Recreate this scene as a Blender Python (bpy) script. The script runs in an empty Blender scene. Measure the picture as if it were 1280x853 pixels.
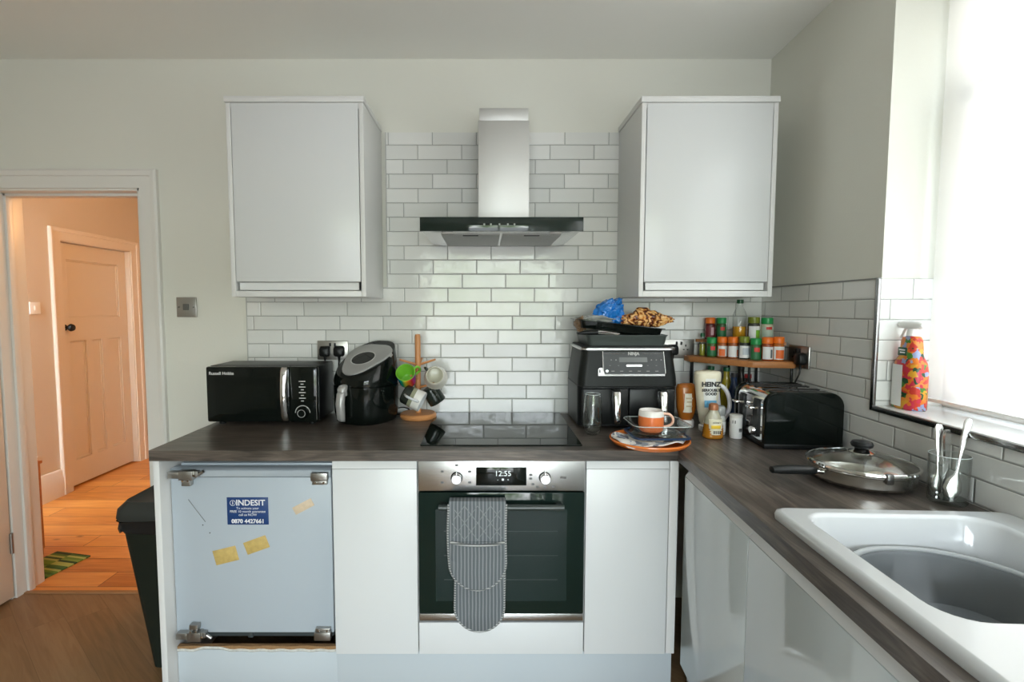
import bpy, bmesh, math, random
from mathutils import Vector, Matrix, noise
PI = math.pi
random.seed(7)
SC = bpy.context.scene
COL = SC.collection

# ------------------------------------------------------------------ materials
MATS = {}
def new_mat(name):
    m = bpy.data.materials.new(name); m.use_nodes = True
    nt = m.node_tree; b = nt.nodes['Principled BSDF']
    return m, nt, b
def pm(name, col, rough=0.5, metal=0.0, coat=0.0, bump=0.0, bscale=40.0, trans=0.0, ior=1.45, alpha=1.0, emit=None, estr=0.0, var=0.0, spec=None, aniso=None):
    if name in MATS: return MATS[name]
    m, nt, b = new_mat(name)
    b.inputs['Base Color'].default_value = (*col, 1)
    b.inputs['Roughness'].default_value = rough
    b.inputs['Metallic'].default_value = metal
    b.inputs['Coat Weight'].default_value = coat
    b.inputs['Coat Roughness'].default_value = 0.05
    b.inputs['Transmission Weight'].default_value = trans
    b.inputs['IOR'].default_value = ior
    if spec is not None: b.inputs['Specular IOR Level'].default_value = spec
    if emit: b.inputs['Emission Color'].default_value = (*emit, 1); b.inputs['Emission Strength'].default_value = estr
    if bump > 0 or var > 0:
        tc = nt.nodes.new('ShaderNodeTexCoord'); n = nt.nodes.new('ShaderNodeTexNoise')
        mp = nt.nodes.new('ShaderNodeMapping'); mp.inputs['Scale'].default_value = aniso or (1, 1, 1)
        nt.links.new(tc.outputs['Object'], mp.inputs['Vector'])
        n.inputs['Scale'].default_value = bscale; n.inputs['Detail'].default_value = 4
        nt.links.new(mp.outputs['Vector'], n.inputs['Vector'])
        if bump > 0:
            bp = nt.nodes.new('ShaderNodeBump'); bp.inputs['Strength'].default_value = bump; bp.inputs['Distance'].default_value = 0.01
            nt.links.new(n.outputs['Fac'], bp.inputs['Height']); nt.links.new(bp.outputs['Normal'], b.inputs['Normal'])
        if var > 0:
            mx = nt.nodes.new('ShaderNodeMix'); mx.data_type = 'RGBA'
            mx.inputs['A'].default_value = (*[c*(1-var) for c in col], 1); mx.inputs['B'].default_value = (*[min(1, c*(1+var)) for c in col], 1)
            nt.links.new(n.outputs['Fac'], mx.inputs['Factor']); nt.links.new(mx.outputs['Result'], b.inputs['Base Color'])
    MATS[name] = m
    return m

class NB:
    """small node building helper"""
    def __init__(s, nt): s.nt = nt
    def n(s, t, **kw):
        x = s.nt.nodes.new(t)
        for k, v in kw.items(): setattr(x, k, v)
        return x
    def put(s, sock, v):
        if isinstance(v, bpy.types.NodeSocket): s.nt.links.new(v, sock)
        else: sock.default_value = v
    def m(s, op, a, b=0.0, c=0.0):
        x = s.n('ShaderNodeMath', operation=op)
        s.put(x.inputs[0], a); s.put(x.inputs[1], b); s.put(x.inputs[2], c)
        return x.outputs[0]
    def ramp(s, f, stops):
        r = s.n('ShaderNodeValToRGB'); s.put(r.inputs['Fac'], f)
        while len(r.color_ramp.elements) < len(stops): r.color_ramp.elements.new(0.5)
        for e, (p, c) in zip(r.color_ramp.elements, stops): e.position = p; e.color = (*c, 1)
        return r.outputs['Color']
    def mix(s, f, a, b):
        x = s.n('ShaderNodeMix', data_type='RGBA'); s.put(x.inputs['Factor'], f)
        s.put(x.inputs['A'], a if isinstance(a, bpy.types.NodeSocket) else (*a, 1)); s.put(x.inputs['B'], b if isinstance(b, bpy.types.NodeSocket) else (*b, 1))
        return x.outputs['Result']
    def ss(s, e0, e1, x):
        r = s.n('ShaderNodeMapRange', interpolation_type='SMOOTHSTEP')
        s.put(r.inputs['Value'], x); r.inputs['From Min'].default_value = e0; r.inputs['From Max'].default_value = e1
        return r.outputs['Result']

def tile_mat(name, ax, off, z0, P=0.2035, Hh=0.0657, jump=True):
    """glazed brick tiles in a third-stagger bond, each with its own tilt and tone"""
    m, nt, b = new_mat(name); g = NB(nt)
    tc = g.n('ShaderNodeTexCoord'); sx = g.n('ShaderNodeSeparateXYZ'); nt.links.new(tc.outputs['Object'], sx.inputs[0])
    x = sx.outputs[ax]; z = sx.outputs['Z']
    rz = g.m('DIVIDE', g.m('SUBTRACT', z, z0), Hh); row = g.m('FLOOR', rz); fz = g.m('SUBTRACT', rz, row)
    sh = g.m('MULTIPLY', row, 1/3)
    if jump: sh = g.m('ADD', sh, g.m('MULTIPLY', g.m('LESS_THAN', row, 6.5), 0.16))
    rx = g.m('SUBTRACT', g.m('DIVIDE', g.m('SUBTRACT', x, off), P), sh); colx = g.m('FLOOR', rx); fx = g.m('SUBTRACT', rx, colx)
    dx = g.m('MULTIPLY', g.m('MINIMUM', fx, g.m('SUBTRACT', 1.0, fx)), P)
    dz = g.m('MULTIPLY', g.m('MINIMUM', fz, g.m('SUBTRACT', 1.0, fz)), Hh)
    d = g.m('MINIMUM', dx, dz)
    mask = g.ss(0.0009, 0.0017, d)
    cv = g.n('ShaderNodeCombineXYZ'); nt.links.new(colx, cv.inputs[0]); nt.links.new(row, cv.inputs[1])
    wn = g.n('ShaderNodeTexWhiteNoise', noise_dimensions='2D'); nt.links.new(cv.outputs[0], wn.inputs['Vector'])
    sc = g.n('ShaderNodeSeparateColor'); nt.links.new(wn.outputs['Color'], sc.inputs[0])
    tone = g.ramp(wn.outputs['Value'], [(0, (.63, .64, .62)), (.5, (.72, .725, .70)), (1, (.80, .80, .78))])
    nz = g.n('ShaderNodeTexNoise'); nz.inputs['Scale'].default_value = 9; nt.links.new(tc.outputs['Object'], nz.inputs['Vector'])
    tone = g.mix(g.m('MULTIPLY', nz.outputs['Fac'], 0.35), tone, (.63, .65, .62))
    col = g.mix(mask, (.29, .295, .28), tone)
    nt.links.new(col, b.inputs['Base Color'])
    nt.links.new(g.m('SUBTRACT', 0.75, g.m('MULTIPLY', mask, 0.66)), b.inputs['Roughness'])
    # height: soft edge + tilt + uneven glaze
    edge = g.ss(0.0, 0.005, d)
    tilt = g.m('ADD', g.m('MULTIPLY', g.m('SUBTRACT', sc.outputs[0], 0.5), g.m('MULTIPLY', fx, 1.1)), g.m('MULTIPLY', g.m('SUBTRACT', sc.outputs[1], 0.5), g.m('MULTIPLY', fz, 0.9)))
    n2 = g.n('ShaderNodeTexNoise'); n2.inputs['Scale'].default_value = 26; n2.inputs['Detail'].default_value = 2; nt.links.new(tc.outputs['Object'], n2.inputs['Vector'])
    rough_t = g.m('MULTIPLY', sc.outputs[2], 0.55)
    h = g.m('ADD', g.m('ADD', edge, g.m('MULTIPLY', tilt, 0.7)), g.m('MULTIPLY', n2.outputs['Fac'], g.m('ADD', rough_t, 0.25)))
    bp = g.n('ShaderNodeBump'); bp.inputs['Strength'].default_value = 0.9; bp.inputs['Distance'].default_value = 0.002
    nt.links.new(h, bp.inputs['Height']); nt.links.new(bp.outputs['Normal'], b.inputs['Normal'])
    return m

def worktop_mat(name, ang=0.0):
    """dark grey-brown wood-effect laminate"""
    m, nt, b = new_mat(name); g = NB(nt)
    tc = g.n('ShaderNodeTexCoord')
    mp = g.n('ShaderNodeMapping'); mp.inputs['Rotation'].default_value = (0, 0, ang); nt.links.new(tc.outputs['Object'], mp.inputs[0])
    m2 = g.n('ShaderNodeMapping'); m2.inputs['Scale'].default_value = (1.6, 14, 14); nt.links.new(mp.outputs[0], m2.inputs[0])
    a = g.n('ShaderNodeTexNoise'); a.inputs['Scale'].default_value = 2.2; a.inputs['Detail'].default_value = 6; a.inputs['Distortion'].default_value = 1.6; nt.links.new(m2.outputs[0], a.inputs[0])
    m3 = g.n('ShaderNodeMapping'); m3.inputs['Scale'].default_value = (5, 120, 120); nt.links.new(mp.outputs[0], m3.inputs[0])
    f = g.n('ShaderNodeTexNoise'); f.inputs['Scale'].default_value = 1.5; f.inputs['Detail'].default_value = 3; nt.links.new(m3.outputs[0], f.inputs[0])
    big = g.n('ShaderNodeTexNoise'); big.inputs['Scale'].default_value = 3.5; nt.links.new(mp.outputs[0], big.inputs[0])
    v = g.m('ADD', g.m('MULTIPLY', a.outputs['Fac'], .6), g.m('ADD', g.m('MULTIPLY', f.outputs['Fac'], .25), g.m('MULTIPLY', big.outputs['Fac'], .15)))
    c = g.ramp(v, [(.34, (.026, .021, .017)), (.47, (.070, .057, .047)), (.56, (.118, .096, .079)), (.68, (.19, .163, .14))])
    nt.links.new(c, b.inputs['Base Color'])
    b.inputs['Roughness'].default_value = 0.33
    bp = g.n('ShaderNodeBump'); bp.inputs['Strength'].default_value = 0.25; bp.inputs['Distance'].default_value = 0.001
    nt.links.new(v, bp.inputs['Height']); nt.links.new(bp.outputs['Normal'], b.inputs['Normal'])
    return m

def boards_mat(name, ang, bw, bl, stops, seam, rough=.4, knots=True, seamw=.002):
    m, nt, b = new_mat(name); g = NB(nt)
    tc = g.n('ShaderNodeTexCoord'); mp = g.n('ShaderNodeMapping'); mp.inputs['Rotation'].default_value = (0, 0, ang); nt.links.new(tc.outputs['Object'], mp.inputs[0])
    sx = g.n('ShaderNodeSeparateXYZ'); nt.links.new(mp.outputs[0], sx.inputs[0])
    r = g.m('DIVIDE', sx.outputs['Y'], bw); row = g.m('FLOOR', r); fy = g.m('SUBTRACT', r, row)
    wr = g.n('ShaderNodeTexWhiteNoise', noise_dimensions='1D'); nt.links.new(row, wr.inputs['W'])
    xx = g.m('ADD', g.m('DIVIDE', sx.outputs['X'], bl), wr.outputs['Value']); cx = g.m('FLOOR', xx); fx = g.m('SUBTRACT', xx, cx)
    d = g.m('MINIMUM', g.m('MULTIPLY', g.m('MINIMUM', fy, g.m('SUBTRACT', 1., fy)), bw), g.m('MULTIPLY', g.m('MINIMUM', fx, g.m('SUBTRACT', 1., fx)), bl))
    cv = g.n('ShaderNodeCombineXYZ'); nt.links.new(cx, cv.inputs[0]); nt.links.new(row, cv.inputs[1])
    wn = g.n('ShaderNodeTexWhiteNoise', noise_dimensions='2D'); nt.links.new(cv.outputs[0], wn.inputs['Vector'])
    off = g.n('ShaderNodeVectorMath', operation='ADD'); nt.links.new(mp.outputs[0], off.inputs[0]); nt.links.new(wn.outputs['Color'], off.inputs[1])
    ms = g.n('ShaderNodeMapping'); ms.inputs['Scale'].default_value = (1.3, 16, 1); nt.links.new(off.outputs[0], ms.inputs[0])
    a = g.n('ShaderNodeTexNoise'); a.inputs['Scale'].default_value = 2.5; a.inputs['Detail'].default_value = 5; a.inputs['Distortion'].default_value = 1.0; nt.links.new(ms.outputs[0], a.inputs[0])
    v = g.m('ADD', g.m('MULTIPLY', a.outputs['Fac'], .7), g.m('MULTIPLY', wn.outputs['Value'], .3))
    c = g.ramp(v, stops)
    if knots:
        vo = g.n('ShaderNodeTexVoronoi'); vo.inputs['Scale'].default_value = 3.2; mk = g.n('ShaderNodeMapping'); mk.inputs['Scale'].default_value = (.8, 1.8, 1); nt.links.new(off.outputs[0], mk.inputs[0]); nt.links.new(mk.outputs[0], vo.inputs[0])
        c = g.mix(g.ss(.10, .03, vo.outputs['Distance']), c, tuple(k*.35 for k in stops[0][1]))
    c = g.mix(g.ss(seamw, seamw*.3, d), c, seam)
    nt.links.new(c, b.inputs['Base Color']); b.inputs['Roughness'].default_value = rough
    return m

def stripe_mat(name, axis, pitch, a, bcol, duty=.3, rough=.9):
    m, nt, b = new_mat(name); g = NB(nt)
    tc = g.n('ShaderNodeTexCoord'); sx = g.n('ShaderNodeSeparateXYZ'); nt.links.new(tc.outputs['Object'], sx.inputs[0])
    nz = g.n('ShaderNodeTexNoise'); nz.inputs['Scale'].default_value = 14; nt.links.new(tc.outputs['Object'], nz.inputs[0])
    x = sx.outputs[axis]
    x = g.m('ADD', x, g.m('MULTIPLY', nz.outputs['Fac'], pitch*.35))
    f = g.m('FRACT', g.m('DIVIDE', x, pitch))
    w = g.m('ABSOLUTE', g.m('SUBTRACT', f, .5))
    fine = g.n('ShaderNodeTexNoise'); fine.inputs['Scale'].default_value = 300; nt.links.new(tc.outputs['Object'], fine.inputs[0])
    c = g.mix(g.ss(duty*.5+.05, duty*.5-.05, w), a, bcol)
    c = g.mix(g.m('MULTIPLY', fine.outputs['Fac'], .25), c, (.1, .1, .1))
    nt.links.new(c, b.inputs['Base Color']); b.inputs['Roughness'].default_value = rough
    bp = g.n('ShaderNodeBump'); bp.inputs['Strength'].default_value = .4; bp.inputs['Distance'].default_value = .001
    nt.links.new(fine.outputs['Fac'], bp.inputs['Height']); nt.links.new(bp.outputs['Normal'], b.inputs['Normal'])
    return m

def patch_mat(name, stops, scale=20, rough=.5, randomness=1.0, trans=0.0):
    """patchwork of colours (printed pattern)"""
    m, nt, b = new_mat(name); g = NB(nt)
    tc = g.n('ShaderNodeTexCoord'); nz = g.n('ShaderNodeTexNoise'); nz.inputs['Scale'].default_value = scale*.8; nt.links.new(tc.outputs['Object'], nz.inputs[0])
    v = g.n('ShaderNodeVectorMath', operation='MULTIPLY_ADD'); nt.links.new(nz.outputs['Color'], v.inputs[0]); v.inputs[1].default_value = (.04,)*3; nt.links.new(tc.outputs['Object'], v.inputs[2])
    vo = g.n('ShaderNodeTexVoronoi'); vo.inputs['Scale'].default_value = scale; vo.inputs['Randomness'].default_value = randomness; nt.links.new(v.outputs[0], vo.inputs[0])
    sc = g.n('ShaderNodeSeparateColor'); nt.links.new(vo.outputs['Color'], sc.inputs[0])
    c = g.ramp(sc.outputs[0], stops)
    nt.nodes[-1].color_ramp.interpolation = 'CONSTANT' if hasattr(nt.nodes[-1], 'color_ramp') else None
    nt.links.new(c, b.inputs['Base Color']); b.inputs['Roughness'].default_value = rough
    b.inputs['Transmission Weight'].default_value = trans
    return m

def glass(name, col=(1, 1, 1), rough=0.0):
    """thin clear glass that lets light through to what stands behind it"""
    if name in MATS: return MATS[name]
    m, nt, b = new_mat(name); g = NB(nt)
    nt.nodes.remove(b); out = nt.nodes['Material Output']
    tr = g.n('ShaderNodeBsdfTransparent'); tr.inputs[0].default_value = (*col, 1)
    gl = g.n('ShaderNodeBsdfGlossy'); gl.inputs['Roughness'].default_value = rough + .02
    lw = g.n('ShaderNodeLayerWeight'); lw.inputs['Blend'].default_value = .5
    f = g.m('ADD', g.m('MULTIPLY', g.m('POWER', lw.outputs['Facing'], 3.0), 0.7), .045)
    nt.links.new(g.mix(g.m('POWER', lw.outputs['Facing'], 2.5), col, tuple(c*.72 for c in col)), tr.inputs[0])
    mx = g.n('ShaderNodeMixShader'); nt.links.new(f, mx.inputs[0]); nt.links.new(tr.outputs[0], mx.inputs[1]); nt.links.new(gl.outputs[0], mx.inputs[2])
    nt.links.new(mx.outputs[0], out.inputs['Surface'])
    MATS[name] = m
    return m

def voile_mat():
    m, nt, b = new_mat('sheer_blind_cloth'); g = NB(nt); nt.nodes.remove(b); out = nt.nodes['Material Output']
    tr = g.n('ShaderNodeBsdfTransparent'); tr.inputs[0].default_value = (1, 1, 1, 1)
    tl = g.n('ShaderNodeBsdfTranslucent'); tl.inputs[0].default_value = (.95, .94, .92, 1)
    df = g.n('ShaderNodeBsdfDiffuse'); df.inputs[0].default_value = (.9, .89, .87, 1)
    m1 = g.n('ShaderNodeMixShader'); m1.inputs[0].default_value = .35; nt.links.new(tl.outputs[0], m1.inputs[1]); nt.links.new(df.outputs[0], m1.inputs[2])
    m2 = g.n('ShaderNodeMixShader'); m2.inputs[0].default_value = .62; nt.links.new(tr.outputs[0], m2.inputs[1]); nt.links.new(m1.outputs[0], m2.inputs[2])
    nt.links.new(m2.outputs[0], out.inputs['Surface'])
    return m

M_WALL = pm('wall_paint', (.70, .70, .635), .85, bump=.05, bscale=120)
M_CEIL = pm('ceiling_paint', (.84, .84, .80), .9)
M_TRIM = pm('white_gloss_paint', (.72, .71, .67), .35)
M_HALL = pm('hall_wall_paint', (.60, .53, .44), .85)
M_HDOOR = pm('hall_door_paint', (.70, .63, .54), .45)
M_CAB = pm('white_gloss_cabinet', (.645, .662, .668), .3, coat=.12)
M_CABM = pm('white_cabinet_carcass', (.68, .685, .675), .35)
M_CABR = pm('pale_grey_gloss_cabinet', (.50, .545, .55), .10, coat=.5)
M_LIP = pm('white_door_lip', (.66, .675, .675), .3)
M_FRIDGE = pm('white_enamel_steel', (.40, .45, .495), .32)
M_STEEL = pm('brushed_steel', (.60, .60, .59), .52, 1, bump=.06, bscale=60, aniso=(1, 1, 40))
M_STEELH = pm('brushed_steel_panel', (.66, .66, .66), .27, 1, bump=.05, bscale=60, aniso=(1, 40, 40))
M_CHROME = pm('chrome', (.75, .75, .75), .07, 1)
M_DCHROME = pm('dark_chrome_trim', (.28, .28, .28), .25, 1)
M_SATIN = pm('satin_metal_plate', (.40, .39, .37), .35, 1)
M_BLACKG = pm('black_gloss', (.004, .006, .005), .06, spec=.38)
M_BLACK = pm('black_plastic', (.007, .008, .008), .35, spec=.3)
M_BLACKM = pm('black_matte', (.010, .011, .011), .6)
M_CHAR = pm('charcoal_plastic', (.010, .012, .011), .42, spec=.22)
M_DGREY = pm('dark_grey_plastic', (.030, .032, .028), .5, spec=.3)
M_SILVER = pm('silver_plastic', (.42, .42, .41), .35, .4)
M_HOB = pm('black_ceramic_glass', (.006, .009, .007), .03, spec=.55)
M_OVENG = pm('oven_door_glass', (.008, .017, .014), .05, spec=.4)
M_WHITEP = pm('white_plastic', (.80, .80, .78), .35)
M_CERAM = pm('white_ceramic', (.55, .57, .575), .12, coat=.3)
M_BOWL = pm('grey_plastic', (.115, .128, .135), .38)
M_WOODR = pm('oak_brown_wood', (.42, .17, .055), .5, var=.3, bscale=6, aniso=(1, 9, 9))
M_WOODM = pm('mug_tree_beech', (.56, .25, .09), .4, var=.2, bscale=8, aniso=(1, 1, .2))
M_CHIP = pm('raw_chipboard', (.28, .16, .07), .9, var=.4, bscale=200)
M_WT = worktop_mat('worktop_laminate_along', 0)
M_WT2 = worktop_mat('worktop_laminate_return', PI/2)
M_TEXTW = pm('white_print', (.75, .75, .75), .5)
M_TEXTK = pm('black_print', (.02, .02, .02), .5)
M_GLASS = glass('clear_glass', (.97, .985, .98))

# ------------------------------------------------------------------ geometry helpers
def nbm(): return bmesh.new()
def box(bm, x0, x1, y0, y1, z0, z1, bev=0.0, seg=2, mi=0):
    t = bmesh.new(); bmesh.ops.create_cube(t, size=1)
    for v in t.verts: v.co = Vector((x0+(v.co.x+.5)*(x1-x0), y0+(v.co.y+.5)*(y1-y0), z0+(v.co.z+.5)*(z1-z0)))
    if bev > 0:
        bev = min(bev, .49*min(abs(x1-x0), abs(y1-y0), abs(z1-z0)))
        bmesh.ops.bevel(t, geom=list(t.edges), offset=bev, segments=seg, affect='EDGES', profile=.5)
    merge(bm, t, mi=mi); return bm
def merge(bm, t, M=None, mi=None):
    mp = {}
    for v in t.verts: mp[v] = bm.verts.new(M @ v.co if M else v.co)
    for f in t.faces:
        try:
            nf = bm.faces.new([mp[v] for v in f.verts]); nf.material_index = f.material_index if mi is None else mi; nf.smooth = f.smooth
        except ValueError: pass
    t.free()
def xf(bm, M):
    for v in bm.verts: v.co = M @ v.co
    return bm
def cyl(bm, p0, p1, r0, r1=None, n=24, caps=True, mi=0):
    r1 = r0 if r1 is None else r1
    p0, p1 = Vector(p0), Vector(p1); ax = (p1-p0).normalized()
    a = ax.orthogonal().normalized(); b = ax.cross(a)
    R = [[bm.verts.new(p + r*(math.cos(2*PI*i/n)*a + math.sin(2*PI*i/n)*b)) for i in range(n)] for p, r in ((p0, r0), (p1, r1))]
    for i in range(n):
        f = bm.faces.new((R[0][i], R[0][(i+1) % n], R[1][(i+1) % n], R[1][i])); f.material_index = mi
    if caps:
        f = bm.faces.new(R[0][::-1]); f.material_index = mi; f = bm.faces.new(R[1]); f.material_index = mi
    return bm
def lathe(bm, prof, c=(0, 0, 0), n=32, mis=None, sx=1, sy=1, close=True):
    c = Vector(c); rings = []
    for r, z in prof:
        if r < 1e-5: rings.append([bm.verts.new(c+Vector((0, 0, z)))])
        else: rings.append([bm.verts.new(c+Vector((r*sx*math.cos(2*PI*i/n), r*sy*math.sin(2*PI*i/n), z))) for i in range(n)])
    for k in range(len(rings)-1):
        A, B = rings[k], rings[k+1]; mi = mis[k] if mis else 0
        for i in range(n):
            j = (i+1) % n
            if len(A) == 1 and len(B) == 1: continue
            if len(A) == 1: f = bm.faces.new((A[0], B[j], B[i]))
            elif len(B) == 1: f = bm.faces.new((A[i], A[j], B[0]))
            else: f = bm.faces.new((A[i], A[j], B[j], B[i]))
            f.material_index = mi
    return bm
def loft(bm, rings, cap0=True, cap1=True, mis=None, closed=True):
    R = [[bm.verts.new(p) for p in r] for r in rings]; n = len(R[0])
    for k in range(len(R)-1):
        for i in range(n if closed else n-1):
            f = bm.faces.new((R[k][i], R[k][(i+1) % n], R[k+1][(i+1) % n], R[k+1][i])); f.material_index = mis[k] if mis else 0
    if cap0: bm.faces.new(R[0][::-1]).material_index = mis[0] if mis else 0
    if cap1: bm.faces.new(R[-1]).material_index = mis[-1] if mis else 0
    return bm
def rrect(cx, cy, hx, hy, r, z, k=6):
    pts = []
    r = min(r, hx*.999, hy*.999)
    for qx, qy, a0 in ((1, 1, 0), (-1, 1, PI/2), (-1, -1, PI), (1, -1, 1.5*PI)):
        for i in range(k+1):
            a = a0 + PI/2*i/k
            pts.append(Vector((cx+qx*(hx-r)+r*math.cos(a), cy+qy*(hy-r)+r*math.sin(a), z)))
    return pts
def tube(bm, pts, r, n=8, caps=True, mi=0, radii=None):
    pts = [Vector(p) for p in pts]; rings = []; prev = None
    for i, p in enumerate(pts):
        t = (pts[min(i+1, len(pts)-1)] - pts[max(i-1, 0)]).normalized()
        if prev is None: a = t.orthogonal().normalized()
        else: a = (prev - t*prev.dot(t)); a = a.normalized() if a.length > 1e-6 else t.orthogonal().normalized()
        prev = a; b = t.cross(a); rr = radii[i] if radii else r
        rings.append([p + rr*(math.cos(2*PI*j/n)*a + math.sin(2*PI*j/n)*b) for j in range(n)])
    R = [[bm.verts.new(q) for q in g] for g in rings]
    for k in range(len(R)-1):
        for i in range(n):
            bm.faces.new((R[k][i], R[k][(i+1) % n], R[k+1][(i+1) % n], R[k+1][i])).material_index = mi
    if caps: bm.faces.new(R[0][::-1]).material_index = mi; bm.faces.new(R[-1]).material_index = mi
    return bm
def bez(pts, n=24):
    """smooth Catmull-Rom through points"""
    P = [Vector(p) for p in pts]; P = [2*P[0]-P[1]] + P + [2*P[-1]-P[-2]]; out = []
    m = len(P)-3
    for s in range(m):
        for i in range(n//m+1):
            t = i/(n//m+1); a, b, c, d = P[s:s+4]
            out.append(.5*((2*b)+(c-a)*t+(2*a-5*b+4*c-d)*t*t+(3*b-a-3*c+d)*t**3))
    out.append(P[-2]); return out
def prism(bm, poly, fn, w0, w1, mi=0):
    """poly 2D outline extruded from w0 to w1; fn(a,b,w)->point"""
    A = [bm.verts.new(fn(a, b, w0)) for a, b in poly]; B = [bm.verts.new(fn(a, b, w1)) for a, b in poly]; n = len(poly)
    for i in range(n): bm.faces.new((A[i], A[(i+1) % n], B[(i+1) % n], B[i])).material_index = mi
    bm.faces.new(A[::-1]).material_index = mi; bm.faces.new(B).material_index = mi
    return bm
def slab(bm, V, F, z0, z1, mis=None):
    """thick plate from shared 2D polygons"""
    T = [bm.verts.new((x, y, z1)) for x, y in V]; B = [bm.verts.new((x, y, z0)) for x, y in V]; cnt = {}
    for k, f in enumerate(F):
        mi = mis[k] if mis else 0
        bm.faces.new([T[i] for i in f]).material_index = mi; bm.faces.new([B[i] for i in f][::-1]).material_index = mi
        for i in range(len(f)):
            e = (f[i], f[(i+1) % len(f)]); cnt[e] = mi
    for (a, b), mi in cnt.items():
        if (b, a) not in cnt: bm.faces.new((T[a], B[a], B[b], T[b])).material_index = mi
    return bm
def wallgrid(bm, us, vs, holes, fn, w0, w1):
    """plate in (u,v) with rectangular holes, fn(u,v,w)->point"""
    cache = {}
    def vt(i, j, w):
        k = (i, j, w)
        if k not in cache: cache[k] = bm.verts.new(fn(us[i], vs[j], w))
        return cache[k]
    keep = lambda i, j: 0 <= i < len(us)-1 and 0 <= j < len(vs)-1 and (i, j) not in holes
    for i in range(len(us)-1):
        for j in range(len(vs)-1):
            if not keep(i, j): continue
            q = [(i, j), (i+1, j), (i+1, j+1), (i, j+1)]
            bm.faces.new([vt(a, b, w0) for a, b in q]); bm.faces.new([vt(a, b, w1) for a, b in q][::-1])
            for (a, b), (di, dj) in (((0, 1), (0, -1)), ((1, 2), (1, 0)), ((2, 3), (0, 1)), ((3, 0), (-1, 0))):
                if not keep(i+di, j+dj): bm.faces.new((vt(*q[b], w0), vt(*q[a], w0), vt(*q[a], w1), vt(*q[b], w1)))
    return bm
_txt = {}
def text(bm, s, size, M, mi=0, fn=None, align='CENTER', bold=0.0, ext=.0002):
    """lettering as solid mesh in its local XY plane placed by M; fn bends it first"""
    cu = bpy.data.curves.new('lettering_tmp', 'FONT'); cu.body = s; cu.size = size; cu.align_x = align; cu.align_y = 'CENTER'
    cu.extrude = ext; cu.offset = bold; cu.resolution_u = 3
    o = bpy.data.objects.new('lettering_tmp', cu); COL.objects.link(o)
    dg = bpy.context.evaluated_depsgraph_get(); me = bpy.data.meshes.new_from_object(o.evaluated_get(dg))
    t = bmesh.new(); t.from_mesh(me)
    if fn:
        for v in t.verts: v.co = fn(v.co)
    merge(bm, t, M, mi)
    bpy.data.objects.remove(o); bpy.data.curves.remove(cu); bpy.data.meshes.remove(me)
    return bm
FRONT = Matrix(((1, 0, 0, 0), (0, 0, -1, 0), (0, 1, 0, 0), (0, 0, 0, 1)))   # text XY -> XZ, facing -Y
def fr(x, y, z): return Matrix.Translation((x, y, z)) @ FRONT
def wrap(c, r, ang0=-PI/2):
    """bend flat lettering round an upright cylinder"""
    return lambda p: Vector((c[0]+(r+p.z)*math.cos(ang0+p.x/r), c[1]+(r+p.z)*math.sin(ang0+p.x/r), c[2]+p.y))

# the sink run follows the right wall, which is a few degrees off square
AL = math.atan(.05); CRN = Vector((1.31, 2.36, 0))
RR = Matrix.Translation(CRN) @ Matrix.Rotation(-AL, 4, 'Z') @ Matrix.Translation(-CRN)
def U(u, v, z=0.0): return Vector((CRN.x-u, CRN.y-v, z))           # run coordinates (before turning)

BASE = {}
def thing(name, label, cat, loc, group=None, rot=0.0, run=False):
    o = bpy.data.objects.new(name, None); COL.objects.link(o); o.empty_display_size = .05
    M = Matrix.Translation(loc) @ Matrix.Rotation(rot, 4, 'Z')
    if run: M = RR @ M
    o.location = M.to_translation(); o.rotation_euler = (0, 0, rot - (AL if run else 0))
    BASE[o.name] = Matrix.Translation(loc)
    o['label'] = label; o['category'] = cat
    if group: o['group'] = group
    return o
def obj(name, bm, mats, parent=None, smooth=True, angle=40, label=None, top=None, run=False, base=None, local=False):
    """link bm as one mesh object; geometry is written in scene coordinates and moved to its base"""
    me = bpy.data.meshes.new(name)
    bmesh.ops.recalc_face_normals(bm, faces=bm.faces)
    if parent is not None:
        if not local:
            B = BASE[parent.name].inverted()
            for v in bm.verts: v.co = B @ v.co
            M = None
    elif base is not None:
        for v in bm.verts: v.co = v.co - Vector(base)
    bm.to_mesh(me); bm.free()
    for m in (mats if isinstance(mats, (list, tuple)) else [mats]): me.materials.append(m)
    if smooth:
        me.shade_smooth(); me.set_sharp_from_angle(angle=math.radians(angle))
    o = bpy.data.objects.new(name, me); COL.objects.link(o)
    if parent is not None:
        o.parent = parent; BASE[o.name] = BASE[parent.name]
    else:
        M = Matrix.Translation(base or (0, 0, 0))
        if run: M = RR @ M; o.rotation_euler = (0, 0, -AL)
        o.location = M.to_translation(); BASE[o.name] = Matrix.Translation(base or (0, 0, 0))
    if label: o['label'] = label
    if top: tag(o, *top)
    return o
def tag(o, label, cat, group=None):
    o['label'] = label; o['category'] = cat
    if group: o['group'] = group
    return o
def struct(name, bm, mats, parent=None, run=False, smooth=True, base=None):
    o = obj(name, bm, mats, parent, smooth=smooth, run=run, base=base)
    if parent is None: o['kind'] = 'structure'
    return o

# ------------------------------------------------------------------ camera
cd = bpy.data.cameras.new('camera'); cam = bpy.data.objects.new('camera', cd); COL.objects.link(cam); SC.camera = cam
cd.sensor_width = 36; cd.lens = 625/1280*36; cd.shift_x = (640-607)/1280; cd.clip_start = .02
cam.location = (0, 0, 1.42); cam.rotation_euler = (PI/2 - math.atan(41/625), 0, 0)

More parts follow.
